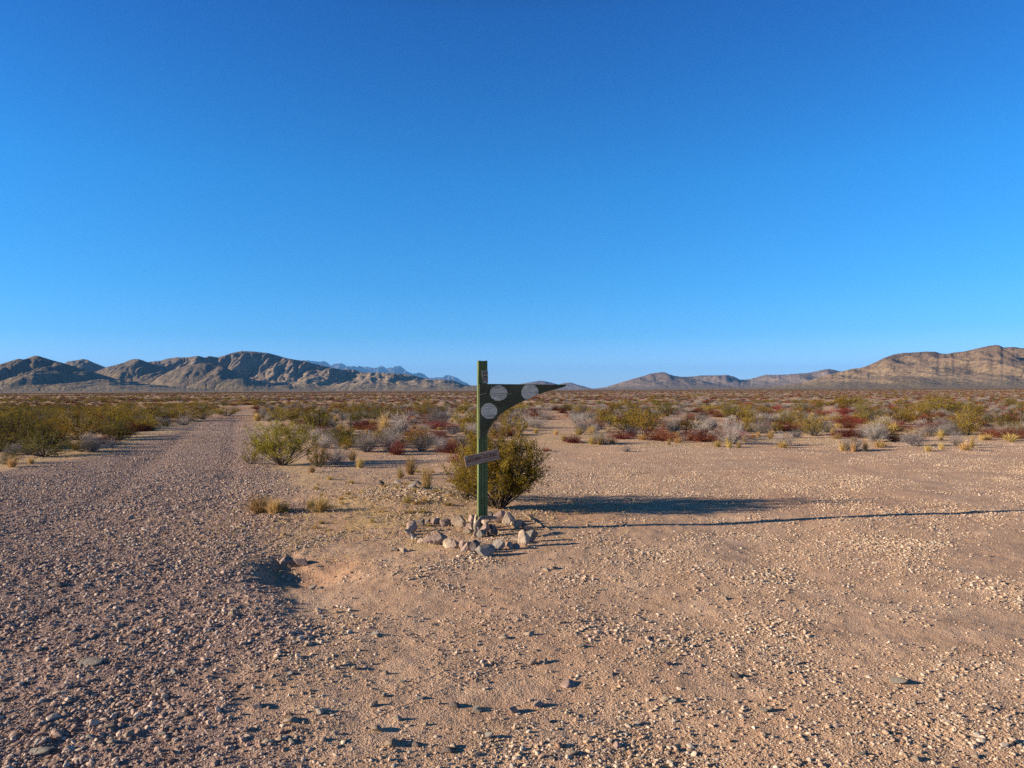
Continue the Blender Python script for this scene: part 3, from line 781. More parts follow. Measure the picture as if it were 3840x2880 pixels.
HAND = [
 ('C', 1195, 1752, 110, 100, "low creosote bush touching the right side of the open bush at the road edge"),
 ('C', 940, 1740, 80, 50, "small yellowish creosote sprig sticking out onto the gravel road"),
 ('D', 1195, 1622, 165, 115, "dense dark green creosote bush in the middle distance left of the two thin stakes"),
 ('D', 165, 1712, 280, 105, "spreading dark green creosote bush at the left roadside with shadow under it"),
 ('D', 60, 1650, 250, 130, "tall dark creosote bush at the left picture edge behind the yellow sand patch"),
 ('C', 300, 1650, 260, 110, "broad olive creosote bush behind the pale grey shrub on the left roadside"),
 ('D', 20, 1740, 120, 60, "dark creosote bush cut off by the left picture edge"),
 ('C', 510, 1592, 190, 85, "olive creosote bush left of the grey shrubs on the far left roadside"),
 ('C', 720, 1578, 190, 62, "olive creosote bush on the left roadside where the road narrows"),
 ('D', 760, 1572, 110, 55, "dark creosote bush behind the dark grey shrub on the left roadside"),
 ('C', 850, 1560, 110, 45, "small creosote bush near the far end of the road, left side"),
 ('C', 960, 1520, 130, 30, "creosote bush closing off the far end of the gravel road"),
 ('C', 1060, 1580, 140, 70, "olive creosote bush right of the far end of the road"),
 ('C', 1090, 1640, 120, 50, "low green creosote bush right of the straw-coloured tuft at the road"),
 ('D', 1400, 1588, 200, 80, "dark olive creosote bush behind the tall dry grass clump"),
 ('C', 1330, 1560, 150, 65, "olive creosote bush behind the two thin stakes"),
 ('C', 1590, 1565, 95, 62, "round lone creosote bush with a bare patch at its foot, left of the signpost"),
 ('C', 1775, 1620, 160, 105, "brownish olive creosote bush just left of the signpost behind the red shrubs"),
 ('C', 2360, 1625, 230, 130, "largest creosote bush beyond the clearing, right of the signpost"),
 ('C', 2420, 1635, 150, 150, "tall brownish creosote bush at the right end of the largest clump beyond the clearing"),
 ('C', 2250, 1600, 110, 70, "yellow-green creosote bush at the left end of the largest clump beyond the clearing"),
 ('C', 2180, 1560, 90, 55, "round creosote bush beside the small red shrub, right of the board tip"),
 ('C', 2570, 1625, 140, 75, "olive creosote bush left of the bright red shrub beyond the clearing"),
 ('D', 2500, 1560, 130, 65, "dark creosote bush behind the largest clump right of the signpost"),
 ('C', 2750, 1575, 130, 70, "brown-green creosote bush above the bushy grey shrubs right of centre"),
 ('C', 3035, 1622, 150, 92, "round olive creosote bush on a thin trunk beside the red ground cover"),
 ('D', 3010, 1550, 100, 45, "dark round creosote bush above the red patch, right of centre"),
 ('C', 3180, 1520, 110, 45, "small olive creosote bush left of the twin bushes at right"),
 ('D', 3270, 1572, 150, 55, "dark creosote bush with bare branches left of the straw ball"),
 ('C', 3380, 1592, 150, 75, "olive creosote bush behind the straw ball tuft"),
 ('C', 3530, 1555, 150, 80, "tall olive creosote bush behind the wide red shrub"),
 ('C', 3630, 1632, 120, 100, "bright olive creosote bush at the right end of the wide red shrub"),
 ('D', 3790, 1625, 170, 105, "large dark creosote bush near the right picture edge"),
 ('C', 3640, 1570, 130, 70, "creosote bush in the second row near the right picture edge"),
 ('G', 345, 1695, 135, 78, "pale cream-grey twiggy shrub on the left roadside in front of the green bushes"),
 ('G', 415, 1680, 60, 45, "small grey-green shrub at the right foot of the pale roadside shrub"),
 ('G', 560, 1600, 110, 48, "pinkish grey shrub on the left roadside beside the creosote"),
 ('G', 625, 1562, 120, 36, "dark flat-topped grey shrub on the left roadside, farthest back of the grey group"),
 ('G', 620, 1596, 80, 36, "middle grey shrub of the roadside group"),
 ('G', 690, 1595, 90, 50, "brown-grey shrub at the right end of the roadside group"),
 ('G', 1010, 1575, 110, 48, "grey shrub behind the straw tuft where the road narrows"),
 ('G', 1260, 1742, 130, 88, "dark grey-green shrub right of the open creosote bush"),
 ('G', 1215, 1680, 120, 62, "pale feathery shrub right behind the open creosote bush"),
 ('G', 1375, 1695, 150, 85, "silver-blue twiggy shrub in the middle of the near shrub belt"),
 ('G', 1462, 1695, 110, 85, "brown-grey shrub between the silver shrub and the dark red one"),
 ('G', 1580, 1692, 145, 88, "bright silvery shrub in front of the red shrub left of the signpost"),
 ('G', 1655, 1695, 80, 55, "dark grey shrub with bare sticks, left of the plank"),
 ('G', 1508, 1618, 120, 85, "rounded grey shrub right of the tall dry grass clump"),
 ('G', 1640, 1600, 150, 78, "wide silver shrub behind the red shrub left of the signpost"),
 ('G', 1545, 1570, 70, 40, "small pale shrub left of the round lone creosote"),
 ('G', 2005, 1605, 130, 55, "grey shrub right of the signpost above the big creosote"),
 ('G', 2050, 1575, 80, 50, "round silver shrub under the curved edge of the board"),
 ('G', 2195, 1608, 130, 60, "fluffy silver shrub left of the largest creosote clump"),
 ('G', 2255, 1665, 130, 68, "mop-shaped grey shrub with a straw fringe at the edge of the clearing"),
 ('G', 2180, 1625, 90, 45, "small grey shrub behind the mop-shaped one"),
 ('G', 2350, 1694, 50, 28, "tiny whitish dead shrub standing alone in the clearing"),
 ('G', 2525, 1628, 90, 58, "dark round grey shrub right of the largest creosote clump"),
 ('G', 2655, 1602, 55, 36, "small silver shrub above the bright red one"),
 ('G', 2740, 1665, 150, 100, "tall spiky white-grey shrub at the edge of the clearing right of the red shrub"),
 ('G', 2860, 1625, 110, 66, "dark spiky grey shrub right behind the tall spiky one"),
 ('G', 2940, 1672, 100, 66, "fan-shaped grey shrub with yellow foot at the clearing edge"),
 ('G', 2925, 1585, 100, 50, "grey shrub at the left of the round creosote on a thin trunk"),
 ('G', 3100, 1620, 80, 50, "light grey shrub right of the round creosote on a thin trunk"),
 ('G', 3190, 1690, 130, 60, "grey shrub with yellow fringe left of the big silver one"),
 ('G', 3285, 1658, 120, 90, "big silver ball-shaped shrub at right, left of the dark red shrub"),
 ('G', 3320, 1600, 110, 45, "grey shrub behind the big silver ball-shaped one"),
 ('G', 3430, 1672, 130, 72, "brownish grey shrub in front of the wide red shrub"),
 ('G', 3590, 1672, 70, 65, "thin upright grey shrub near the right end of the clearing edge"),
 ('G', 3705, 1632, 80, 52, "grey shrub between the two creosotes near the right picture edge"),
 ('R', 1590, 1655, 210, 52, "wide red-brown shrub in the middle distance left of the signpost"),
 ('R', 1490, 1705, 80, 60, "dark red shrub between two grey shrubs left of the signpost"),
 ('R', 1370, 1605, 80, 30, "small rusty shrub near the two thin stakes"),
 ('R', 1755, 1800, 130, 70, "thin reddish shrub at the left foot of the creosote behind the post"),
 ('R', 1720, 1735, 110, 42, "low red shrub left of the small plank"),
 ('R', 2148, 1660, 95, 36, "small red shrub with straw beside it at the clearing edge"),
 ('R', 2050, 1692, 40, 18, "tiny red plant alone at the left side of the clearing"),
 ('R', 2110, 1550, 50, 24, "little red shrub below the tip of the board"),
 ('R', 2640, 1655, 170, 62, "bright red fluffy shrub at the clearing edge right of centre"),
 ('R', 2935, 1552, 90, 26, "red patch left of the dark round creosote"),
 ('R', 3170, 1640, 110, 46, "dark red shrub left of the big silver shrub"),
 ('R', 3190, 1605, 100, 36, "red shrub behind the dark red one left of the big silver shrub"),
 ('R', 3180, 1555, 110, 28, "long low red shrub right of the round creosote"),
 ('R', 3362, 1655, 70, 48, "dark red shrub tucked behind the big silver shrub"),
 ('R', 3500, 1618, 190, 45, "widest red shrub, in the open right of the straw ball"),
 ('R', 3560, 1590, 80, 36, "red shrub right behind the widest red one"),
 ('Y', 970, 1922, 120, 70, "large bleached grass clump on the gravel left of the ring of stones"),
 ('Y', 1030, 1928, 100, 62, "grass clump leaning on the right side of the large bleached one"),
 ('Y', 1065, 1925, 60, 45, "short blond tuft at the front of the bleached clumps"),
 ('Y', 1205, 1918, 90, 60, "bleached grass clump casting a dark shadow to the right"),
 ('Y', 1165, 1905, 60, 35, "small brownish tuft between the two grass clumps"),
 ('Y', 1500, 1795, 40, 45, "small orange tuft on the rubble heap left of the post"),
 ('Y', 1540, 1780, 70, 70, "thin bleached plant behind the orange tuft"),
 ('Y', 1600, 1830, 80, 90, "loose pale grass plant left of the creosote behind the post"),
 ('Y', 1350, 1755, 55, 38, "blond tuft in front of the silver-blue shrub"),
 ('Y', 1322, 1728, 50, 42, "blond tuft at the left foot of the silver-blue shrub"),
 ('Y', 1170, 1772, 32, 30, "single blond tuft below the open creosote bush"),
 ('Y', 1440, 1635, 70, 78, "tall dry grass clump among the shrubs left of the signpost"),
 ('Y', 1530, 1885, 60, 26, "flattened golden tuft left of the post base, nearest the post"),
 ('Y', 1590, 1880, 40, 22, "small golden tuft just left of the post"),
 ('Y', 2220, 1665, 60, 30, "left part of the straw fringe under the mop-shaped shrub"),
 ('Y', 2250, 1668, 55, 34, "right part of the straw fringe under the mop-shaped shrub"),
 ('Y', 2115, 1655, 40, 26, "straw tuft at the left of the small red shrub"),
 ('Y', 2170, 1630, 60, 28, "straw tufts behind the small red shrub"),
 ('Y', 2410, 1650, 70, 24, "low straw tuft under the tall brownish creosote"),
 ('Y', 2535, 1645, 50, 26, "straw tuft left of the bright red shrub"),
 ('Y', 2010, 1625, 30, 22, "short blond tuft beside the path right of the signpost"),
 ('Y', 2085, 1630, 40, 20, "blond tuft in the middle of the path beyond the creosote"),
 ('Y', 2690, 1676, 50, 26, "left blond tuft under the tall spiky shrub"),
 ('Y', 2735, 1680, 40, 26, "middle blond tuft under the tall spiky shrub"),
 ('Y', 2770, 1678, 36, 24, "orange tuft under the tall spiky shrub"),
 ('Y', 2935, 1680, 60, 30, "yellow tuft at the foot of the fan-shaped shrub"),
 ('Y', 3160, 1690, 60, 36, "left tuft of the yellow row below the big silver shrub"),
 ('Y', 3200, 1694, 40, 38, "taller tuft of the yellow row below the big silver shrub"),
 ('Y', 3245, 1690, 35, 42, "narrow upright tuft of the yellow row below the big silver shrub"),
 ('Y', 3300, 1678, 80, 26, "right stretch of the yellow row below the big silver shrub"),
 ('Y', 3350, 1618, 60, 34, "straw-coloured ball of grass among the shrubs at right"),
 ('Y', 3480, 1692, 50, 26, "straw tuft below the brownish grey shrub"),
 ('Y', 3530, 1685, 40, 24, "straw tuft right of the brownish grey shrub"),
 ('Y', 3620, 1688, 90, 32, "wide straw tuft at the right end of the clearing edge"),
 ('Y', 3645, 1680, 24, 46, "spiky straw tuft standing up at the right end of the clearing edge"),
 ('Y', 3700, 1650, 80, 24, "straw tuft below the right-hand creosotes, left end of the row"),
 ('Y', 3790, 1652, 90, 26, "straw tuft below the right-hand creosotes, right end of the row"),
 ('Y', 965, 1578, 55, 30, "straw-coloured tuft on the right edge of the road where it narrows"),
 ('Y', 45, 1752, 60, 36, "bleached tuft at the left picture edge beside the road"),
 ('Y', 115, 1740, 50, 30, "bleached tuft below the spreading dark bush on the left"),
 ('Y', 30, 1660, 80, 20, "yellow grass patch behind the dark bush at the left edge"),
]
for k, px, py, w, h, lab in HAND:
    if k == 'Y': h *= 1.3; w *= 1.15
    plant_px(k, px, py, w, h, lab)

# small flattened tufts on the berm left of the post
gt = np.random.default_rng(17)
for i in range(46):
    px = gt.uniform(1180, 1780); py = gt.uniform(1770, 1990)
    plant_px('Y', px, py, gt.uniform(22, 60), gt.uniform(10, 26), "small flattened straw tuft on the stony berm between the bleached clump and the signpost", "small tufts on the berm")
placed = [q for q in placed if q[1] > 11]
# --- scattered belt beyond
def in_clear(x, y):
    """True where nothing grows: road, clearing, foreground, footpath"""
    if y < 17: return True
    rr = float(road_right(np.array(y))); ww = float(road_width(np.array(y)))
    if rr - ww - 0.6 < x < rr + 0.5 and y < 70: return True
    if x < rr - ww - 0.4: return y < 12.5
    px = x / y * FPX + 1920; lim = np.interp(px, [960, 1100, 1700, 1780, 2100, 2300, 3840, 5000], [18, 15.5, 15.5, 20, 25, 20.5, 19.5, 19])
    if y < lim: return True
    if 1950 < px < 2200 and abs(x - (1.2 + (y - 20) * 0.06)) < 0.9 and y < 48: return True
    if 3060 < px < 3160 and 24 < y < 60 and abs(px - 3100) < 26: return True
    return False

cand = []
def zone_density(d): return 0.85 if d < 60 else (0.36 if d < 150 else (0.17 if d < 320 else 0.08))
rs = np.random.default_rng(99)
for (r0, r1) in ((13, 60), (60, 150), (150, 320), (320, 900)):
    dens = zone_density((r0 + r1) / 2)
    area = math.tan(R(43)) * (r1 ** 2 - r0 ** 2)
    n = int(dens * area)
    y = np.sqrt(rs.uniform(r0 ** 2, r1 ** 2, n)); x = rs.uniform(-1, 1, n) * y * math.tan(R(43))
    nz = fbm(x / 7, y / 7, 88, 2); nr = fbm(x / 14, y / 14, 89, 2)
    u = rs.uniform(0, 1, n); big = rs.uniform(0, 1, n)
    for i in range(n):
        if in_clear(x[i], y[i]): continue
        rrx = -2.7 - (y[i] - 9.2) * 0.385
        left = x[i] < rrx
        pc = 0.46 if left else 0.17
        pg = 0.14 if left else 0.42
        pr = 0.24 if left else 0.25
        far_ = float(sstep(38, 75, y[i]))
        band = float(fbm(x[i] / 160, y[i] / 28, 91, 3))
        pc = pc * (1 - far_) + far_ * (0.18 + 0.4 * band); pg = pg * (1 - far_) + far_ * (0.30 if not left else 0.14); pr = pr * (1 - far_) + far_ * 0.34
        pc += 0.25 * nz[i]; pr += 0.25 * max(nr[i], -0.4)
        k = 'C' if u[i] < pc else ('G' if u[i] < pc + pg else ('R' if u[i] < pc + pg + pr else 'Y'))
        if k == 'C': h = 0.42 + 0.45 * big[i] ** 1.5; w = h * (1.35 + 0.6 * rs.uniform())
        elif k == 'G': h = 0.35 + 0.32 * big[i]; w = h * (1.4 + 0.5 * rs.uniform())
        elif k == 'R': h = 0.22 + 0.2 * big[i]; w = h * (2.2 + 1.5 * rs.uniform())
        else: h = 0.2 + 0.15 * big[i]; w = h * 1.3
        h *= 1 - 0.38 * far_
        if k == 'G': h *= 0.8; w *= 0.85
        if y[i] > 300: w *= 1.3
        if not left and k == 'C': h *= 0.82; w *= 0.85
        if any(abs(x[i] - a) < 0.8 * r and abs(y[i] - b) < r * 1.2 for a, b, r in placed): continue
        cand.append((k, x[i], y[i], h, w, left))
# small tufts fringe the front of the belt
for i in range(90):
    px = rs.uniform(1250, 3840); y = rs.uniform(19, 27); x = (px - 1920) / FPX * y
    if in_clear(x, y + 1.5): continue
    cand.append(('Y', x, y, rs.uniform(0.12, 0.26), rs.uniform(0.2, 0.45), False))
cand.sort(key=lambda c: -(c[3] * c[4]) ** 0.5 / c[2])

KN = {'C': ("olive creosote bush", "creosote bushes across the plain"), 'G': ("grey twiggy shrub", "grey shrubs across the plain"),
      'R': ("rust-red low shrub", "red shrubs across the plain"), 'Y': ("straw-coloured grass tuft", "dry grass tufts across the plain")}
def zone_label(k, x, y, left):
    nm = KN[k][0]
    px = x / y * FPX + 1920
    if left: side = "left of the gravel road"
    elif px < 1790: side = "between the gravel road and the signpost"
    elif px < 2650: side = "right of the signpost beyond the clearing"
    else: side = "beyond the right half of the clearing"
    band = "in the near rows" if y < 32 else ("in the middle rows" if y < 60 else ("far back" if y < 110 else "very far back"))
    return f"{nm} {band}, {side}"
far_pts = {'C': [], 'G': [], 'R': [], 'Y': []}
for k, x, y, h, w, left in cand:
    if COUNT[k] < 298:
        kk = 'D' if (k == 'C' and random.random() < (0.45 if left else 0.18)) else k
        lab = zone_label(k, x, y, left)
        plant(kk, x, y, h, w, lab, KN[k][1], parts=(h / y * 710 > 16))
    else:
        far_pts[k].append((x, y, h, w))

# ------------------------------------------------------------------ scatter by geometry nodes
def scatter(name, P, rot, scl, idx, objs, tint=None):
    col = bpy.data.collections.new(name + "_kinds")
    for o in objs: col.objects.link(o)
    me = bpy.data.meshes.new(name)
    n = len(P); me.vertices.add(n); me.vertices.foreach_set("co", np.asarray(P, np.float32).reshape(-1))
    for nm, v in (("rot", rot), ("scl", scl)):
        a = me.attributes.new(nm, 'FLOAT_VECTOR', 'POINT'); a.data.foreach_set("vector", np.asarray(v, np.float32).reshape(-1))
    a = me.attributes.new("idx", 'INT', 'POINT'); a.data.foreach_set("value", np.asarray(idx, np.int32))
    if tint is not None: fattr(me, "tint", tint)
    o = obj(name, me)
    ng = bpy.data.node_groups.new(name + "_nodes", 'GeometryNodeTree')
    ng.interface.new_socket("Geometry", in_out='INPUT', socket_type='NodeSocketGeometry')
    ng.interface.new_socket("Geometry", in_out='OUTPUT', socket_type='NodeSocketGeometry')
    N, L = ng.nodes, ng.links
    gi = N.new('NodeGroupInput'); go = N.new('NodeGroupOutput')
    ip = N.new('GeometryNodeInstanceOnPoints'); ci = N.new('GeometryNodeCollectionInfo')
    ci.inputs['Collection'].default_value = col
    ci.inputs['Separate Children'].default_value = True; ci.inputs['Reset Children'].default_value = True
    def na(nm, t):
        q = N.new('GeometryNodeInputNamedAttribute'); q.data_type = t; q.inputs['Name'].default_value = nm
        return q.outputs['Attribute']
    e2r = N.new('FunctionNodeEulerToRotation')
    L.new(na("rot", 'FLOAT_VECTOR'), e2r.inputs[0]); L.new(e2r.outputs[0], ip.inputs['Rotation'])
    L.new(na("scl", 'FLOAT_VECTOR'), ip.inputs['Scale'])
    L.new(na("idx", 'INT'), ip.inputs['Instance Index'])
    ip.inputs['Pick Instance'].default_value = True
    L.new(gi.outputs[0], ip.inputs['Points']); L.new(ci.outputs[0], ip.inputs['Instance'])
    L.new(ip.outputs[0], go.inputs[0])
    md = o.modifiers.new("scatter", 'NODES'); md.node_group = ng
    return o

def scatter_plants(name, sets, pts, label, cat):
    if not pts: return
    A = np.array(pts); n = len(A)
    objs = [bpy.data.objects.new(f"{name}_{k:02d}", s[0]) for k, s in enumerate(sets)]
    z = gz(A[:, 0], A[:, 1]) - 0.01
    P = np.column_stack([A[:, 0], A[:, 1], z])
    rot = np.zeros((n, 3)); rot[:, 2] = rng.uniform(0, 6.28, n)
    uw = {'creosote': 1.35, 'grey': 1.55, 'red': 2.2, 'grass': 0.95}[name.split('_')[0]]
    sx = A[:, 3] / uw
    o = scatter(name, P, rot, np.column_stack([sx, sx, A[:, 2]]), rng.integers(0, len(sets), n), objs)
    tag(o, label, cat, None, "stuff")
print("FAR", {k: len(v) for k, v in far_pts.items()}, COUNT)
scatter_plants("creosote_scrub", K_cre + K_cred[:2], far_pts['C'], "olive creosote scrub covering the plain as far as the hills", "scrub")
scatter_plants("grey_scrub", K_gry, far_pts['G'], "pale grey scrub scattered over the far plain", "scrub")
scatter_plants("red_scrub", K_red, far_pts['R'], "rust-red scrub scattered over the far plain", "scrub")
scatter_plants("grass_scrub", K_tuf, far_pts['Y'], "straw-coloured grass scattered over the far plain", "grass")

# ------------------------------------------------------------------ gravel
def build_gravel():
    objs = []
    for k in range(14):
        ax = (1, rng.uniform(0.6, 0.95), rng.uniform(0.35, 0.7))
        v, f = rock_verts(500 + k, 1 if k < 7 else 2, nplanes=8, p=26, rough=0.0, ax=ax)
        objs.append(bpy.data.objects.new(f"pebble_{k:02d}", mesh_data("pebble", v, f, [M_peb], False)))
    XY, S = [], []
    g = np.random.default_rng(5)
    tanw = math.tan(R(43))
    for (d0, d1, dens, smin, smax, pw) in ((1.8, 4.2, 12000, 0.0038, 0.030, 2.9), (4.2, 7.5, 6500, 0.005, 0.032, 2.9),
                                           (7.5, 13, 2400, 0.0075, 0.034, 2.9), (13, 26, 600, 0.011, 0.032, 3.0), (26, 60, 50, 0.022, 0.05, 2.6)):
        area = tanw * (d1 ** 2 - d0 ** 2); n = int(area * dens)
        y = np.sqrt(g.uniform(d0 ** 2, d1 ** 2, n)); x = g.uniform(-1, 1, n) * y * tanw
        rm = road_mask(x, y)
        cl = fbm(x / 0.8, y / 0.8, 301, 3); cl2 = fbm(x / 2.6, y / 2.6, 305, 2)
        patch = np.clip(0.55 + 0.9 * cl + 0.7 * cl2, 0.06, 1.3)
        rubble = np.exp(-((x + 1.4) / 0.9) ** 2 - ((y - 9.7) / 1.0) ** 2)
        keep = g.uniform(0, 1, n) < np.maximum(np.maximum(rm * np.clip(0.9 + 0.5 * cl, 0.3, 1), 0.72 * patch), rubble * 0.9)
        pit = np.exp(-((x - PIT[0] - 0.35) / 0.4) ** 2 - ((y - PIT[1]) / 0.45) ** 2)
        keep &= g.uniform(0, 1, n) > pit * 0.9
        # swept tyre print
        keep &= ~((np.abs(y - (3.3 + (x + 0.4) * 0.9)) < 0.15) & (np.abs(x) < 0.8) & (g.uniform(0, 1, n) < 0.6))
        u = g.uniform(0, 1, n)
        a = smin ** (1 - pw); b_ = smax ** (1 - pw)
        s = (a + u * (b_ - a)) ** (1 / (1 - pw))
        s = s * (1 + 0.35 * rm + 0.5 * rubble + 0.0 * sstep(4.6, 3.2, y) * sstep(0.3, -0.8, x)) * np.where(cl > 0.35, 1.25, 1.0)
        XY.append(np.column_stack([x, y])[keep]); S.append(s[keep])
    XY = np.concatenate(XY); S = np.concatenate(S); n = len(S)
    x, y = XY[:, 0], XY[:, 1]
    z = gz(x, y) + S * g.uniform(-0.05, 0.16, n)
    d = np.hypot(x, y); fade = 1 - sstep(10, 22, d); rm = road_mask(x, y)
    z = z + fade * (0.004 + 0.005 * rm) * fbm(x / 0.11, y / 0.11, 21, 3) + fade * 0.008 * fbm(x / 0.5, y / 0.5, 25, 2)
    rot = np.column_stack([g.normal(0, 0.3, n), g.normal(0, 0.3, n), g.uniform(0, 6.28, n)])
    big = S > 0.02
    idx = np.where(big, g.integers(5, 14, n), g.integers(0, 9, n))
    tint = np.clip(rm + 0.25 * fbm(x / 1.7, y / 1.7, 330, 2) + 0.25 * sstep(1.5, -1.5, x) * sstep(9, 4, y), 0, 1)
    o = scatter("gravel", np.column_stack([x, y, z]), rot, np.column_stack([S, S, S]), idx, objs, tint)
    tag(o, "pinkish and grey gravel covering the road and the clearing", "gravel", None, "stuff")
    print("GRAVEL", n)
build_gravel()

# dry straw litter on the ground round the berm and below the shrubs
def litter():
    g = np.random.default_rng(44); B = PB()
    c = []
    for cx, cy, sx, sy, n in ((-1.3, 8.8, 1.0, 1.0, 1500), (-2.4, 7.9, 0.9, 0.7, 700), (0.45, 8.3, 0.7, 0.5, 350), (-2.0, 11.5, 1.2, 1.2, 900),
                              (-9.5, 15.5, 1.5, 2.0, 700), (-1.3, 7.6, 0.9, 0.5, 400), (3, 20.0, 9, 0.9, 1200), (PIT[0] + .3, PIT[1] + .35, .5, .3, 120)):
        c.append(np.column_stack([g.normal(cx, sx, n), g.normal(cy, sy, n)]))
    c = np.concatenate(c); n = len(c)
    az = g.uniform(0, 6.28, n); ln = g.uniform(0.02, 0.09, n) * np.where(g.uniform(0, 1, n) < 0.04, 3, 1)
    dv = np.column_stack([np.cos(az) * ln, np.sin(az) * ln])
    def pt(q, dz): return np.column_stack([q, gz(q[:, 0], q[:, 1]) + dz])
    b0 = pt(c, 0.008); t0 = pt(c + dv, 0.008 + g.uniform(0, 0.03, n)); m0 = (b0 + t0) / 2; m0[:, 2] += 0.012
    B.blades(b0, t0, m0, 0.0022, g)
    v, f = B.arrays()
    o = obj("straw_litter", mesh_data("straw_litter", v, f, [M_straw]))
    tag(o, "dry straw and fallen stalks littering the ground behind the stones", "straw", None, "stuff")
litter()

# ------------------------------------------------------------------ single stones
STONE = [rock_mesh("stone", 700 + k, M_rk[c], (1, 1, 1), 4, nplanes=13, p=30, rough=0.02) for k, c in
         enumerate(['tan', 'pink', 'grey', 'tan', 'dark', 'pink', 'tan', 'grey'])]
def stone(px, py, wpx, hpx, label, var=None, rot=None, group=None, sink=0.38, tilt=0.12, cat="stone", name="stone"):
    x, y = G(px, py); s = y / FPX
    o = obj(name, STONE[(var if var is not None else random.randrange(8)) % 8])
    w = wpx * s; h = max(hpx * s * 1.05, 0.3 * w)
    dpt = w * random.uniform(0.6, 0.95)
    o.scale = (w, dpt, h)
    o.rotation_euler = (random.uniform(-tilt, tilt), random.uniform(-tilt, tilt), random.uniform(-0.5, 0.5) if rot is None else rot)
    o.location = (x, y + dpt * 0.4, float(gz(x, y + dpt * 0.4)) + h * (0.5 - sink))
    tag(o, label, cat, group); return o
LOOSE = [
 (868, 2316, 46, 36, "upright tan stone with a long shadow on the gravel below the hollow", 0),
 (603, 2336, 44, 24, "pale stone on the gravel left of the upright tan one", 3), (436, 2350, 44, 18, "flat pale stone farther left on the gravel", 6),
 (560, 2414, 40, 18, "flat whitish stone in the middle of the left gravel", 0), (325, 2500, 90, 16, "long thin slab lying tilted on the left gravel", 2),
 (645, 2526, 34, 24, "rounded grey stone below the flat whitish one", 7), (401, 2745, 88, 20, "large flat pinkish slab embedded in the lower left gravel", 1),
 (472, 2768, 42, 34, "blocky pale stone at the right of the embedded slab", 3), (412, 2795, 44, 26, "pale stone just below the embedded slab", 0),
 (328, 2782, 44, 30, "grey stone left below the embedded slab", 7), (136, 2836, 84, 30, "broad stone in the bottom left corner", 2),
 (683, 2690, 52, 20, "blue-grey stone right above the embedded slab", 4), (1085, 2714, 64, 20, "flat pale stone at the left start of the tyre print", 0),
 (963, 2658, 50, 24, "brown stone left of the tyre print", 1), (203, 2202, 60, 26, "dark smooth stone on the road at left", 4),
 (114, 2680, 44, 24, "pale pointed stone near the left picture edge", 6), (1408, 2386, 34, 24, "grey square stone above the tyre print", 2),
 (1465, 2802, 54, 32, "tan wedge-shaped stone below the tyre print", 0), (1488, 2702, 38, 24, "square tan stone just right of the tyre print", 6),
 (1394, 2648, 34, 22, "white stone lying on the tyre print", 3), (1193, 2676, 46, 20, "blue-grey flat stone beside the start of the tyre print", 7),
 (1327, 2512, 28, 20, "small square stone above the middle of the tyre print", 0), (1445, 2528, 28, 18, "small tan stone above the tyre print, right one", 6),
 (1701, 2652, 44, 22, "dark rounded stone right of the tyre print", 4), (1835, 2770, 34, 34, "pointed leaning stone at the bottom centre", 2),
 (1924, 2672, 44, 30, "round pinkish stone at the bottom, right of centre", 1), (1890, 2400, 46, 20, "pale stone at the upper end of the tyre print", 0),
 (1252, 2760, 28, 24, "small tan stone below the start of the tyre print", 6), (1090, 2790, 40, 22, "grey stone below the flat pale one", 7),
 (1677, 2824, 44, 20, "dark brown flat stone at the bottom centre", 4), (1700, 2806, 32, 20, "tan stone touching the dark brown flat one", 0),
 (2018, 2652, 52, 28, "big pinkish white stone in the lower right gravel", 1), (1998, 2492, 34, 30, "tan stone pair, left one, right of the tyre print", 0),
 (2040, 2490, 34, 24, "tan stone pair, right one, right of the tyre print", 3), (2510, 2497, 38, 22, "pale pinkish stone in the middle of the right gravel", 1),
 (2294, 2544, 36, 20, "oval white stone in the right gravel", 3), (2438, 2570, 32, 20, "small white block in the right gravel", 3),
 (2136, 2578, 70, 22, "long flat pink slab in the right gravel", 5), (2500, 2636, 40, 34, "cream pointed stone with a grey one leaning on it", 0),
 (2524, 2640, 34, 28, "grey stone leaning on the cream pointed one", 2), (1983, 2384, 42, 20, "white stone right above the tan pair", 3),
 (2317, 2806, 44, 30, "reddish stone at the bottom of the right gravel", 5), (2144, 2838, 60, 26, "beige oval stone near the bottom edge", 0),
 (2758, 2540, 44, 24, "dark grey stone in the right gravel", 4), (2203, 2778, 34, 26, "pale tilted stone left above the reddish one", 6),
 (3383, 2568, 58, 30, "sharp grey-white stone in the far right gravel", 2), (3627, 2710, 38, 14, "dark flat stone near the right picture edge", 4),
 (3434, 2646, 26, 18, "small cream stone below the sharp grey-white one", 3), (2891, 2668, 30, 26, "cream upright stone between two grey ones", 0),
 (2868, 2672, 34, 20, "grey flat stone left of the cream upright one", 2), (3667, 2842, 32, 12, "thin white stone near the bottom right corner", 3),
 (1172, 2210, 30, 26, "grey upright stone below the hollow", 2), (1200, 2208, 26, 16, "dark stone right of the grey upright one below the hollow", 4),
 (1512, 2070, 40, 20, "flat tan-green stone just left of the ring of stones", 6), (1478, 2066, 36, 18, "dark stone left of the flat tan-green one", 4),
 (1475, 2160, 30, 16, "small pale stone below the left of the ring", 3), (2080, 2135, 26, 16, "small pinkish stone right below the ring", 1),
 (1420, 1820, 40, 30, "dark pointed stone on the rubble left of the post", 4), (1555, 1822, 50, 30, "dark angular stone at the top of the rubble heap", 4),
 (1545, 1832, 34, 26, "light angular stone in the rubble heap", 2), (1490, 1815, 34, 20, "grey stone at the left end of the rubble heap", 7),
 (1680, 1856, 30, 22, "small dark triangular stone between rubble and creosote", 4), (2050, 2140, 30, 14, "flat stone with a shadow right of the ring", 6),
]
for px, py, w, h, lab, v in LOOSE: stone(px, py, w, h, lab, v)
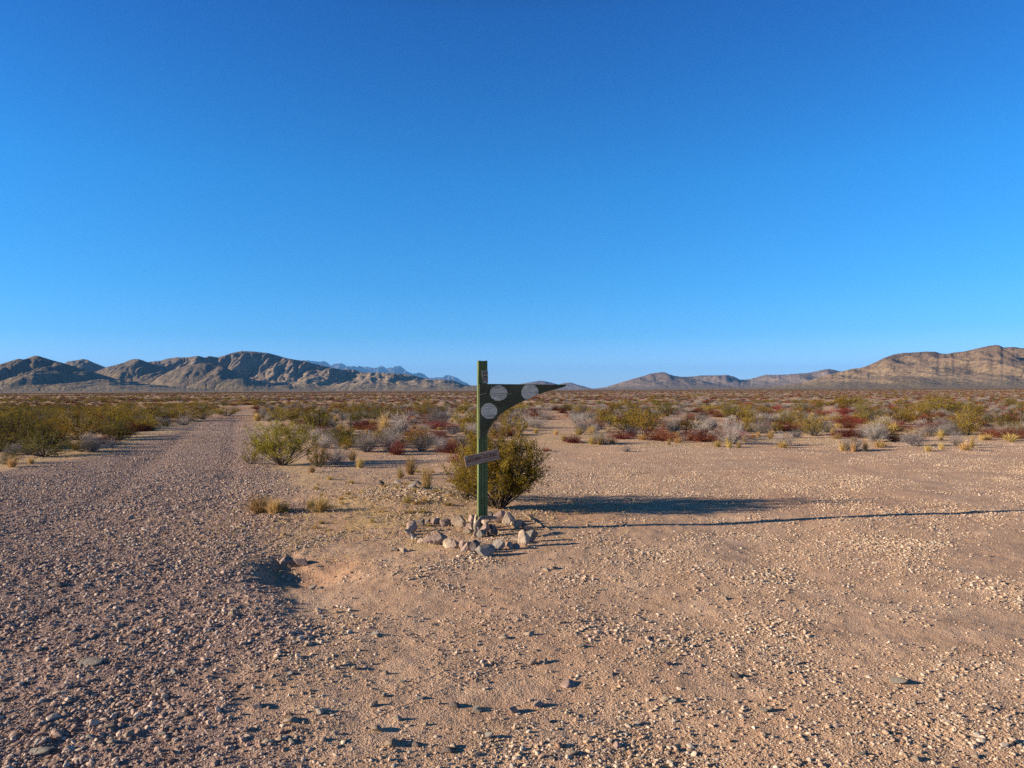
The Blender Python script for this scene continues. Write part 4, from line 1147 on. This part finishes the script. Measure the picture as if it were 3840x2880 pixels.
stone(1064, 2118, 66, 30, "brown boulder in the shaded hollow, left of the two", 5, rot=0.2, name="boulder", cat="boulder")
stone(1131, 2128, 68, 36, "rounded pinkish brown boulder on the sunny side of the hollow", 1, rot=-0.2, name="boulder", cat="boulder")
stone(1089, 2128, 18, 12, "small orange stone between the two boulders in the hollow", 5)
# further stones of no special look
gs = np.random.default_rng(61)
ns = 0
while ns < 110:
    px = gs.uniform(0, 3840); py = gs.uniform(1780, 2860)
    if 1480 < px < 2060 and 1880 < py < 2110: continue
    x, y = G(px, py)
    w = gs.choice([0.028, 0.036, 0.046, 0.06], p=[0.4, 0.33, 0.19, 0.08]) * (1.2 if x < road_right(np.array(y)) else 0.95)
    s = FPX / y
    zone = ("on the gravel road at left" if px < 1000 else ("on the ground below the ring of stones" if px < 2000 else "on the sandy gravel at right"))
    row = "in the foreground" if py > 2450 else ("halfway back" if py > 2100 else "farther back")
    stone(px, py, w * s, w * s * 0.5, f"small loose stone {zone}, {row}", group="loose stones on the gravel")
    ns += 1

# ------------------------------------------------------------------ ring of stones and pile at the post
def ring(X, Y, w, h, col, label, seed, lift=0.0, rot=0.0, dep=0.8, tiltx=0.0, tilty=0.0, group=None, dy=0.0):
    """X, Y, w, h measured on the enlarged crop: x0=1480, y0=1900, 3.687 px per px"""
    px = 1480 + X / 3.687; py = 1900 + (Y + lift) / 3.687
    x, y = G(px, py); s = y / FPX; h *= 1.12
    W = w / 3.687 * s; H = h / 3.687 * s; Dp = max(W * dep * 0.85, H * 0.6)
    me = rock_mesh("ring_stone", seed, M_rk[col], (W * 1.12, Dp, H * 1.15 + 0.01), 5, nplanes=15, p=24, rough=0.03)
    o = obj("ring_stone", me)
    yy = y + Dp * 0.35 + dy
    o.location = (x, yy, float(gz(x, y)) + H * 0.5 - 0.005 + lift / 3.687 * s)
    o.rotation_euler = (tiltx, tilty, rot)
    tag(o, label, "stone", "stones around the post"); return o
RING = [
 (235, 350, 140, 125, 'pink', "tall light pink stone at the far left of the ring"), (350, 275, 115, 90, 'dark', "brown-grey stone at the upper left of the ring"),
 (440, 240, 90, 60, 'dark', "small black-shadowed stone at the back left of the ring"), (560, 245, 125, 72, 'pink', "low stone at the back left of the ring, fourth from the left end"),
 (695, 275, 150, 85, 'pink', "smooth pink stone left of the largest flat-faced one"), (885, 305, 215, 150, 'tan', "largest flat-faced tan stone, at the back of the ring"),
 (1075, 225, 125, 95, 'pink', "pointed pinkish stone leaning behind the pile"), (1020, 310, 145, 78, 'pink', "angular pink stone left of the pile"),
 (1010, 380, 130, 62, 'tan', "low wedge-shaped stone at the left foot of the pile"),
 (1330, 140, 85, 62, 'dark', "dark stone right behind the post"), (1450, 225, 150, 140, 'pink', "large purple-pink stone behind the driftwood end"),
 (1590, 260, 185, 145, 'tan', "big square pale block at the back right of the ring"), (1638, 285, 85, 68, 'tan', "small rounded stone in front of the big square block"),
 (1705, 305, 115, 105, 'tan', "triangular light stone right of the big square block"), (1795, 295, 85, 70, 'grey', "small flat-topped grey stone at the right rear"),
 (1835, 335, 130, 58, 'pink', "low pinkish stone at the right rear"), (1942, 410, 75, 60, 'tan', "small round stone, rightmost in the ring"),
 (1885, 488, 120, 135, 'grey', "upright blue-grey stone at the right end of the ring"), (1790, 555, 160, 195, 'tan', "tallest rounded stone at the right of the ring"),
 (1680, 515, 130, 80, 'tan', "loaf-shaped pale stone left of the tallest one"), (1685, 578, 90, 62, 'grey', "small grey stone under the loaf-shaped one"),
 (1585, 584, 120, 84, 'pink', "brownish stone at the lower right of the ring"), (1445, 606, 165, 130, 'grey', "dark-sided grey stone right of the front slab"),
 (1250, 690, 255, 130, 'grey', "largest block, whitish and flat-topped, at the very front of the ring"), (1115, 645, 150, 150, 'dark', "dark leaning stone left of the front block"),
 (995, 628, 140, 112, 'pink', "rounded tan stone, second left of the front block"), (935, 598, 85, 108, 'pink', "narrow upright stone, third left of the front block"),
 (845, 590, 120, 105, 'pink', "half-lit angular stone, fourth left of the front block"), (735, 575, 135, 108, 'tan', "white domed stone right of the big mauve one"),
 (595, 535, 245, 140, 'pink', "big mauve stone at the front left of the ring"), (430, 500, 95, 85, 'pink', "upright pink-white stone left of the big mauve one"),
 (375, 497, 120, 55, 'tan', "low rounded stone with a shadow hollow, front left"), (312, 482, 80, 55, 'tan', "small cream stone at the front left"),
 (265, 470, 75, 72, 'grey', "grey-green stone at the left front of the ring"), (215, 440, 110, 72, 'pink', "pale pink stone below the tall one at the far left"),
 (185, 395, 120, 70, 'tan', "broad whitish stone at the leftmost point of the ring"), (1080, 338, 85, 70, 'pink', "pale block at the left of the pile under the driftwood"),
 (1195, 425, 130, 88, 'grey', "grey chipped stone at the front foot of the pile"), (1112, 415, 60, 68, 'pink', "small upright stone at the front left foot of the pile"),
 (1335, 418, 110, 92, 'dark', "dark stone at the right front foot of the pile"), (1385, 400, 70, 90, 'dark', "dark narrow stone, rightmost of the pile"),
]
for k, (X, Y, w, h, c, lab) in enumerate(RING):
    ring(X, Y, w, h, c, lab, 800 + k, rot=random.uniform(-0.2, 0.2))
ring(1245, 335, 130, 100, 'pink', "square pink-grey stone in the middle of the pile", 871, lift=80)
ring(1345, 335, 90, 85, 'dark', "shaded stone in the middle right of the pile", 872, lift=70)
ring(1160, 330, 60, 90, 'dark', "brown stone under the driftwood in the pile", 873, lift=75)
ring(1262, 240, 120, 70, 'pink', "flat pinkish stone high in the pile behind the round one", 874, lift=130, dy=0.03)
ring(1258, 232, 72, 52, 'tan', "small round tan stone on top of the pile", 875, lift=160, dy=-0.04)
ring(1112, 275, 36, 140, 'tan', "thin pale upright stone against the left side of the post", 876, lift=60, dep=1.2)

# driftwood hooked over the pile
def tube_mesh(name, pts, radii, mat, sides=12, seed=0):
    pts = np.array(pts, float)
    t = np.linspace(0, 1, len(pts)); tt = np.linspace(0, 1, 60)
    def cr(a):
        out = np.zeros((len(tt), a.shape[1])); n = len(a) - 1
        for i, q in enumerate(tt):
            f = q * n; k = min(int(f), n - 1); u = f - k
            p0, p1, p2, p3 = a[max(k - 1, 0)], a[k], a[k + 1], a[min(k + 2, n)]
            out[i] = 0.5 * ((2 * p1) + (p2 - p0) * u + (2 * p0 - 5 * p1 + 4 * p2 - p3) * u * u + (3 * p1 - p0 - 3 * p2 + p3) * u ** 3)
        return out
    c = cr(pts); r_ = np.interp(tt, t, radii)
    tg = np.gradient(c, axis=0); tg /= np.linalg.norm(tg, axis=1)[:, None]
    a = np.cross(tg, np.array([0, 1, 0.1])); a /= np.linalg.norm(a, axis=1)[:, None]; b = np.cross(tg, a)
    V = []
    for j in range(sides):
        w = 2 * math.pi * j / sides
        rr = r_ * (1 + 0.16 * perlin(tt * 9 + j, tt * 0 + j * 3.3, seed) + 0.12 * math.sin(j * 2.1))
        V.append(c + rr[:, None] * (math.cos(w) * a + math.sin(w) * b))
    V = np.stack(V, 1).reshape(-1, 3); n = len(tt)
    i = (np.arange(n - 1) * sides)[:, None]; j = np.arange(sides)[None, :]; j2 = (j + 1) % sides
    F = np.stack([i + j, i + j2, i + sides + j2, i + sides + j], -1).reshape(-1, 4)
    caps = np.array([[0] + [0] * 3])
    V = np.vstack([V, c[:1], c[-1:]]); e0 = len(V) - 2; e1 = len(V) - 1
    jj = np.arange(sides)
    T = np.concatenate([np.stack([np.full(sides, e0), (jj + 1) % sides, jj], -1),
                        np.stack([np.full(sides, e1), (n - 1) * sides + jj, (n - 1) * sides + (jj + 1) % sides], -1)])
    return mesh_data(name, V, [F, T], [mat], True)
def mat_wood(name, cols, stretch, sc_=30):
    m, nt, b = new_mat(name); nb = NB(nt)
    co = nb.mapv(nb.coord('Object'), stretch)
    n = nb.noise(co, sc_, 6, 0.7); n2 = nb.noise(nb.coord('Object'), 7, 3)
    c = nb.ramp(nb.math('ADD', nb.math('MULTIPLY', n, 0.75), nb.math('MULTIPLY', n2, 0.25)), [(0.35, cols[0]), (0.5, cols[1]), (0.65, cols[2])])
    nt.links.new(c, b.inputs['Base Color']); nt.links.new(nb.bump(n, 0.6, 0.004), b.inputs['Normal'])
    return m
M_drift = mat_wood("driftwood", [(0.10, 0.075, 0.055), (0.27, 0.21, 0.16), (0.42, 0.35, 0.28)], (1, 1, 1), 40)
PXD = 7.2   # depth of the pile front
def pp(X, Y, d):
    px = 1480 + X / 3.687; py = 1900 + Y / 3.687
    v = ray(px, py); t = d / v[1]; return (v[0] * t, d, CAM_H + v[2] * t)
dw = obj("driftwood", tube_mesh("driftwood", [pp(1135, 335, 7.10), pp(1112, 290, 7.10), pp(1125, 240, 7.12), pp(1165, 195, 7.15), pp(1200, 158, 7.2), pp(1260, 150, 7.24), pp(1320, 155, 7.28), pp(1385, 152, 7.34), pp(1410, 150, 7.38)],
                                [0.016, 0.017, 0.019, 0.021, 0.022, 0.021, 0.022, 0.016, 0.008], M_drift, seed=4))
tag(dw, "gnarled grey driftwood stick bent over the pile of stones", "stick")
st = obj("twig", tube_mesh("twig", [(*G(1960, 1930), 0.05), (*G(2010, 1965), 0.03), (*G(2060, 1990), 0.02)], [0.008, 0.007, 0.004], M_drift, 6))
tag(st, "pale dead stick on the ground right of the ring of stones", "stick")

# ------------------------------------------------------------------ the signpost
def mat_paint(name, base, worn, grain_axis, dirt=0.5, scratch=0.62):
    m, nt, b = new_mat(name); nb = NB(nt)
    sc3 = [18.0] * 3; sc3[grain_axis] = 1.2
    co = nb.mapv(nb.coord('Object'), tuple(sc3))
    n = nb.noise(co, 3.0, 5, 0.65); n2 = nb.noise(nb.coord('Object'), 9, 4)
    c = nb.ramp(n2, [(0.3, tuple(0.75 * q for q in base)), (0.7, tuple(1.2 * q for q in base))])
    c = nb.mix(nb.step(n, scratch, scratch + 0.08, 0, dirt), c, worn)
    c = nb.mix(nb.step(n, 0.36, 0.28, 0, 0.6), c, tuple(0.3 * q for q in base))
    nt.links.new(c, b.inputs['Base Color']); b.inputs['Roughness'].default_value = 0.65
    nt.links.new(nb.bump(n, 0.5, 0.003), b.inputs['Normal'])
    return m
M_green = mat_paint("green_post_paint", (0.115, 0.155, 0.062), (0.37, 0.34, 0.2), 2, 0.5, 0.68)
M_board = mat_paint("green_board_paint", (0.085, 0.085, 0.045), (0.30, 0.28, 0.22), 0, 0.6, 0.70)
M_white = mat_paint("white_dot_paint", (0.66, 0.62, 0.46), (0.26, 0.24, 0.17), 0, 0.75, 0.52)
M_plank = mat_wood("weathered_plank", [(0.16, 0.10, 0.065), (0.36, 0.25, 0.175), (0.52, 0.41, 0.31)], (1.5, 14, 14), 5)
M_text = mat_wood("burnt_letters", [(0.10, 0.03, 0.018), (0.17, 0.055, 0.03), (0.24, 0.09, 0.05)], (1, 1, 1), 30)
M_nail, _, _b = new_mat("rusty_nail"); _b.inputs['Base Color'].default_value = (0.05, 0.035, 0.03, 1); _b.inputs['Metallic'].default_value = 0.5
M_paper = mat_paint("paper_label", (0.42, 0.36, 0.27), (0.2, 0.17, 0.13), 0, 0.4, 0.65)
M_ink, _, _b = new_mat("black_print"); _b.inputs['Base Color'].default_value = (0.012, 0.012, 0.012, 1)

PX0, PY_ = flat_ground(1809, 1992)
S0 = PY_ / FPX
root = link(bpy.data.objects.new("signpost", None)); root.empty_display_size = 0.3
PZ0 = float(gz(PX0, PY_))
ROT = R(11.6)
root.location = (PX0, PY_, PZ0); root.rotation_euler = (0, 0, ROT)
tag(root, "green wooden post with a curved pointed board bearing three white dots", "signpost")
def zpix(py): # height of a pixel row at the post
    v = ray(1812, py); return CAM_H + v[2] * PY_ / v[1] - PZ0

def bevel_box(name, x0, x1, y0, y1, z0, z1, mat, parent, bev=0.003, rot=None, center=None):
    bm = bmesh.new(); bmesh.ops.create_cube(bm, size=1)
    for v in bm.verts: v.co = Vector(((x0 + x1) / 2 + v.co.x * (x1 - x0), (y0 + y1) / 2 + v.co.y * (y1 - y0), (z0 + z1) / 2 + v.co.z * (z1 - z0)))
    bmesh.ops.bevel(bm, geom=bm.edges[:], offset=bev, segments=2, affect='EDGES')
    me = bpy.data.meshes.new(name); bm.to_mesh(me); bm.free(); me.materials.append(mat)
    return obj(name, me, parent)

# post: 4x4 timber with weather checks cut in its front face
HW = 0.0485
def post_mesh():
    top = zpix(1353); prof = []
    # outline in plan, front face towards -y, two narrow cracks
    cr = [(-0.020, 0.004, 0.010), (0.014, 0.005, 0.012)]
    pts = [(-HW, HW), (-HW, -HW)]
    for cx_, wd, dp in cr: pts += [(cx_ - wd / 2, -HW), (cx_, -HW + dp), (cx_ + wd / 2, -HW)]
    pts += [(HW, -HW), (HW, -0.004), (HW - 0.006, 0.0), (HW, 0.004), (HW, HW), (0.012, HW), (0.01, HW - 0.01), (0.008, HW)]
    zs = np.concatenate([[-0.45], np.linspace(0, top, 40)])
    V = []; n = len(pts)
    for z in zs:
        for k, (a, b_) in enumerate(pts):
            wob = 0.0022 * float(perlin(z * 2.3 + k, k * 5.1, 3)); w2 = 0.0016 * float(perlin(z * 30 + k, k * 3.3, 8))
            V.append((a * (1 + 0.02 * (1 - z / top)) + wob + 0.006 * (z / top), b_ + w2, z + (0.008 * float(perlin(k * 1.7, 2.2, 5)) if z == zs[-1] else 0)))
    F = []
    for i in range(len(zs) - 1):
        for j in range(n): F.append((i * n + j, i * n + (j + 1) % n, (i + 1) * n + (j + 1) % n, (i + 1) * n + j))
    bm = bmesh.new(); vv = [bm.verts.new(v) for v in V]
    for f in F: bm.faces.new([vv[q] for q in f])
    bm.faces.new([vv[(len(zs) - 1) * n + j] for j in range(n)])
    bmesh.ops.recalc_face_normals(bm, faces=bm.faces[:])
    me = bpy.data.meshes.new("post"); bm.to_mesh(me); bm.free(); me.materials.append(M_green)
    return me
obj("post", post_mesh(), root)

# board: plywood 18 mm, flush in front of the post
def upx(px, py):
    """local (u, z) of a picture point on the plane of the board front"""
    d = ray(px, py); yl = -HW - 0.020
    c, s = math.cos(ROT), math.sin(ROT)
    o = np.array([0 - PX0, 0 - PY_, CAM_H - PZ0])
    ly = -s * o[0] + c * o[1]; dy = -s * d[0] + c * d[1]
    t = (yl - ly) / dy
    lx = (c * o[0] + s * o[1]) + t * (c * d[0] + s * d[1])
    return lx, o[2] + t * d[2]
outline = [(1798, 1440), (1840, 1439.5), (1900, 1440.5), (1980, 1441), (2060, 1442), (2122, 1442), (2125, 1446), (2106, 1454), (2075, 1462), (2045, 1470), (2020, 1479),
           (1995, 1490), (1970, 1501), (1945, 1513), (1920, 1526), (1895, 1541), (1875, 1556), (1860, 1571), (1848, 1586), (1838, 1602), (1833, 1612), (1828, 1620), (1814, 1636), (1799, 1646)]
def smooth_ol(pts, n=5):
    out = []
    for i in range(len(pts)):
        out.append(pts[i])
    return out
def extrude_outline(name, pts2, y0, y1, mat, parent, bev=0.0012):
    bm = bmesh.new(); vs = [bm.verts.new((u, y0, z)) for u, z in pts2]
    f = bm.faces.new(vs); r_ = bmesh.ops.extrude_face_region(bm, geom=[f])
    for v in r_['geom']:
        if isinstance(v, bmesh.types.BMVert): v.co.y = y1
    bmesh.ops.recalc_face_normals(bm, faces=bm.faces[:])
    if bev: bmesh.ops.bevel(bm, geom=bm.edges[:], offset=bev, segments=1, affect='EDGES')
    me = bpy.data.meshes.new(name); bm.to_mesh(me); bm.free(); me.materials.append(mat)
    return obj(name, me, parent)
OL = [upx(*p) for p in outline]
BY0, BY1 = -HW - 0.020, -HW - 0.002
board = extrude_outline("board", OL, BY0, BY1, M_board, root)
def clip_poly(poly, keep):
    return [p for p in poly if keep(p)]
def lower_edge(px): # row of the board's curved edge
    q = sorted([(p[0], p[1]) for p in outline[6:]]); return np.interp(px, [a for a, _ in q], [b_ for _, b_ in q])
for cx_, cy_, rx, ry, sd, lab in ((1869.5, 1474, 33, 29, 1, "upper left white dot"), (1987, 1471, 32, 31, 2, "right white dot, cut by the curved edge"), (1834, 1541, 30.5, 29.5, 3, "lower white dot")):
    pts = []
    for k in range(72):
        a = 2 * math.pi * k / 72
        rr = 1 + 0.035 * float(perlin(math.cos(a) * 2.2 + sd * 5, math.sin(a) * 6.0, sd)) + 0.03 * float(perlin(math.cos(a) * 9 + sd, math.sin(a) * 14, sd + 9))
        x_ = cx_ + rx * rr * math.cos(a); y_ = cy_ + ry * rr * math.sin(a)
        y_ = max(y_, 1442.5); y_ = min(y_, lower_edge(x_) - 1.0) if x_ > 1833 else y_
        pts.append(upx(x_, y_))
    o = extrude_outline("dot", pts, BY0 - 0.0012, BY0 + 0.0005, M_white, board, 0)
    tag(o, lab)
for a_, b_ in (((1896, 1476), (1918, 1477)), ((1801, 1480), (1812, 1477)), ((1815, 1476), (1824, 1475)), ((1842, 1442), (1843, 1452))):
    q = [upx(a_[0], a_[1] - 0.8), upx(b_[0], b_[1] - 0.8), upx(b_[0] + (1 if a_[0] > 1840 else 0), b_[1] + 0.8), upx(a_[0] + 1, a_[1] + 0.8)]
    extrude_outline("paint_chip", q, BY0 - 0.0008, BY0 + 0.0005, M_white, board, 0)

# plank sign across the post
PLW, PLH, PLT = 0.372, 0.112, 0.020
pc = upx(1808, 1717)
plank = bevel_box("plank", -PLW / 2, PLW / 2, -PLT, 0, -PLH / 2, PLH / 2, M_plank, root, 0.003)
plank.location = (pc[0], -HW - 0.003, pc[1]); plank.rotation_euler = (0, -R(12.0), 0)
def text_obj(name, s, size, mat, parent, loc, sx=1.0, ext=0.0012, rot=0.0, bold=0.0):
    cu = bpy.data.curves.new(name, 'FONT'); cu.body = s; cu.size = size; cu.align_x = 'CENTER'; cu.align_y = 'CENTER'
    cu.extrude = ext; cu.offset = bold; cu.resolution_u = 3
    t = bpy.data.objects.new(name + "_curve", cu); sc.collection.objects.link(t)
    bpy.context.view_layer.update()
    me = bpy.data.meshes.new_from_object(t.evaluated_get(bpy.context.evaluated_depsgraph_get()))
    bpy.data.objects.remove(t); me.materials.clear(); me.materials.append(mat)
    o = obj(name, me, parent); o.location = loc; o.rotation_euler = (math.pi / 2, rot, 0); o.scale = (sx, 1, 1)
    return o
text_obj("lettering", "WORK", 0.053, M_text, plank, (-0.085, -PLT - 0.0008, 0.0), 1.05, bold=0.0006)
text_obj("lettering", "ZONE", 0.053, M_text, plank, (0.085, -PLT - 0.0008, 0.004), 1.02, bold=0.0006)
for u, w_ in ((-0.165, -0.035), (0.165, 0.04), (0.0, 0.038), (-0.01, -0.04)):
    bm = bmesh.new(); bmesh.ops.create_cone(bm, cap_ends=True, segments=10, radius1=0.0045, radius2=0.0035, depth=0.003, matrix=Matrix.Translation((u, -PLT - 0.001, w_)) @ Matrix.Rotation(math.pi / 2, 4, 'X'))
    me = bpy.data.meshes.new("nail"); bm.to_mesh(me); bm.free(); me.materials.append(M_nail); obj("nail", me, plank)

# torn paper label near the top of the post
def upost(px, py):
    return upx(px, py)
lo = [(1806, 1390), (1831, 1390), (1831.5, 1437), (1812, 1437), (1811, 1425), (1809, 1412), (1807, 1402)]
LP = [upost(*p) for p in lo]
yl = -HW - 0.0012
lab = extrude_outline("paper_label", LP, yl - 0.001, yl, M_paper, root, 0)
tag(lab, "torn cream paper label with black letters")
for s_, px, py, sz, sx in (("STI", 1820, 1402, 0.036, 0.98), ("SPA", 1821.5, 1413.5, 0.022, 1.15), ("P C", 1821, 1424, 0.032, 0.95)):
    u, z = upost(px, py)
    text_obj("lettering", s_, sz, M_ink, lab, (u, yl - 0.0022, z), sx, 0.0006, bold=0.0012)
for py in (1393, 1431):
    a_ = upost(1810 if py > 1400 else 1807, py); b_ = upost(1831, py)
    extrude_outline("printed_line", [(a_[0], a_[1] - 0.001), (b_[0], b_[1] - 0.001), (b_[0], b_[1] + 0.001), (a_[0], a_[1] + 0.001)], yl - 0.0018, yl - 0.0008, M_ink, lab, 0)

# two thin stakes among the shrubs
M_stake, _, _b = new_mat("stake_metal"); _b.inputs['Base Color'].default_value = (0.06, 0.08, 0.06, 1); _b.inputs['Roughness'].default_value = 0.6
for px, py, top, lab_ in ((1283, 1598, 1545, "thin dark green metal stake among the shrubs, left one of two"), (1314, 1612, 1556, "thin dark green metal stake among the shrubs, right one of two")):
    x, y = G(px, py); h = (py - top) / FPX * y; z = float(gz(x, y))
    bm = bmesh.new()
    for (a0, a1, b0, b1) in ((-0.018, 0.018, -0.003, 0.003), (-0.003, 0.003, 0.003, 0.03)):
        mt = Matrix.Translation(((a0 + a1) / 2, (b0 + b1) / 2, h / 2 - 0.1)) @ Matrix.Diagonal((a1 - a0, b1 - b0, h + 0.2, 1))
        bmesh.ops.create_cube(bm, size=1, matrix=mt)
    me = bpy.data.meshes.new("metal_stake"); bm.to_mesh(me); bm.free(); me.materials.append(M_stake)
    o = obj("metal_stake", me); o.location = (x, y, z); tag(o, lab_, "stake")

# ------------------------------------------------------------------ haze
def haze():
    bm = bmesh.new()
    mt = Matrix.Translation((0, 1500, 370 - 1.6)) @ Matrix.Diagonal((42400, 45400, 740, 1))
    bmesh.ops.create_cube(bm, size=1, matrix=mt)
    me = bpy.data.meshes.new("haze"); bm.to_mesh(me); bm.free()
    m = bpy.data.materials.new("haze_air"); m.use_nodes = True; nt = m.node_tree; nt.nodes.clear()
    out = nt.nodes.new('ShaderNodeOutputMaterial'); v = nt.nodes.new('ShaderNodeVolumePrincipled')
    v.inputs['Color'].default_value = (0.17, 0.47, 1.0, 1); v.inputs['Density'].default_value = HAZE
    v.inputs['Anisotropy'].default_value = 0.0
    nt.links.new(v.outputs[0], out.inputs['Volume'])
    me.materials.append(m); o = obj("haze", me); tag(o, kind="stuff", label="faint blue haze in the air over the plain", cat="haze")
HAZE = 4.0e-5
haze()
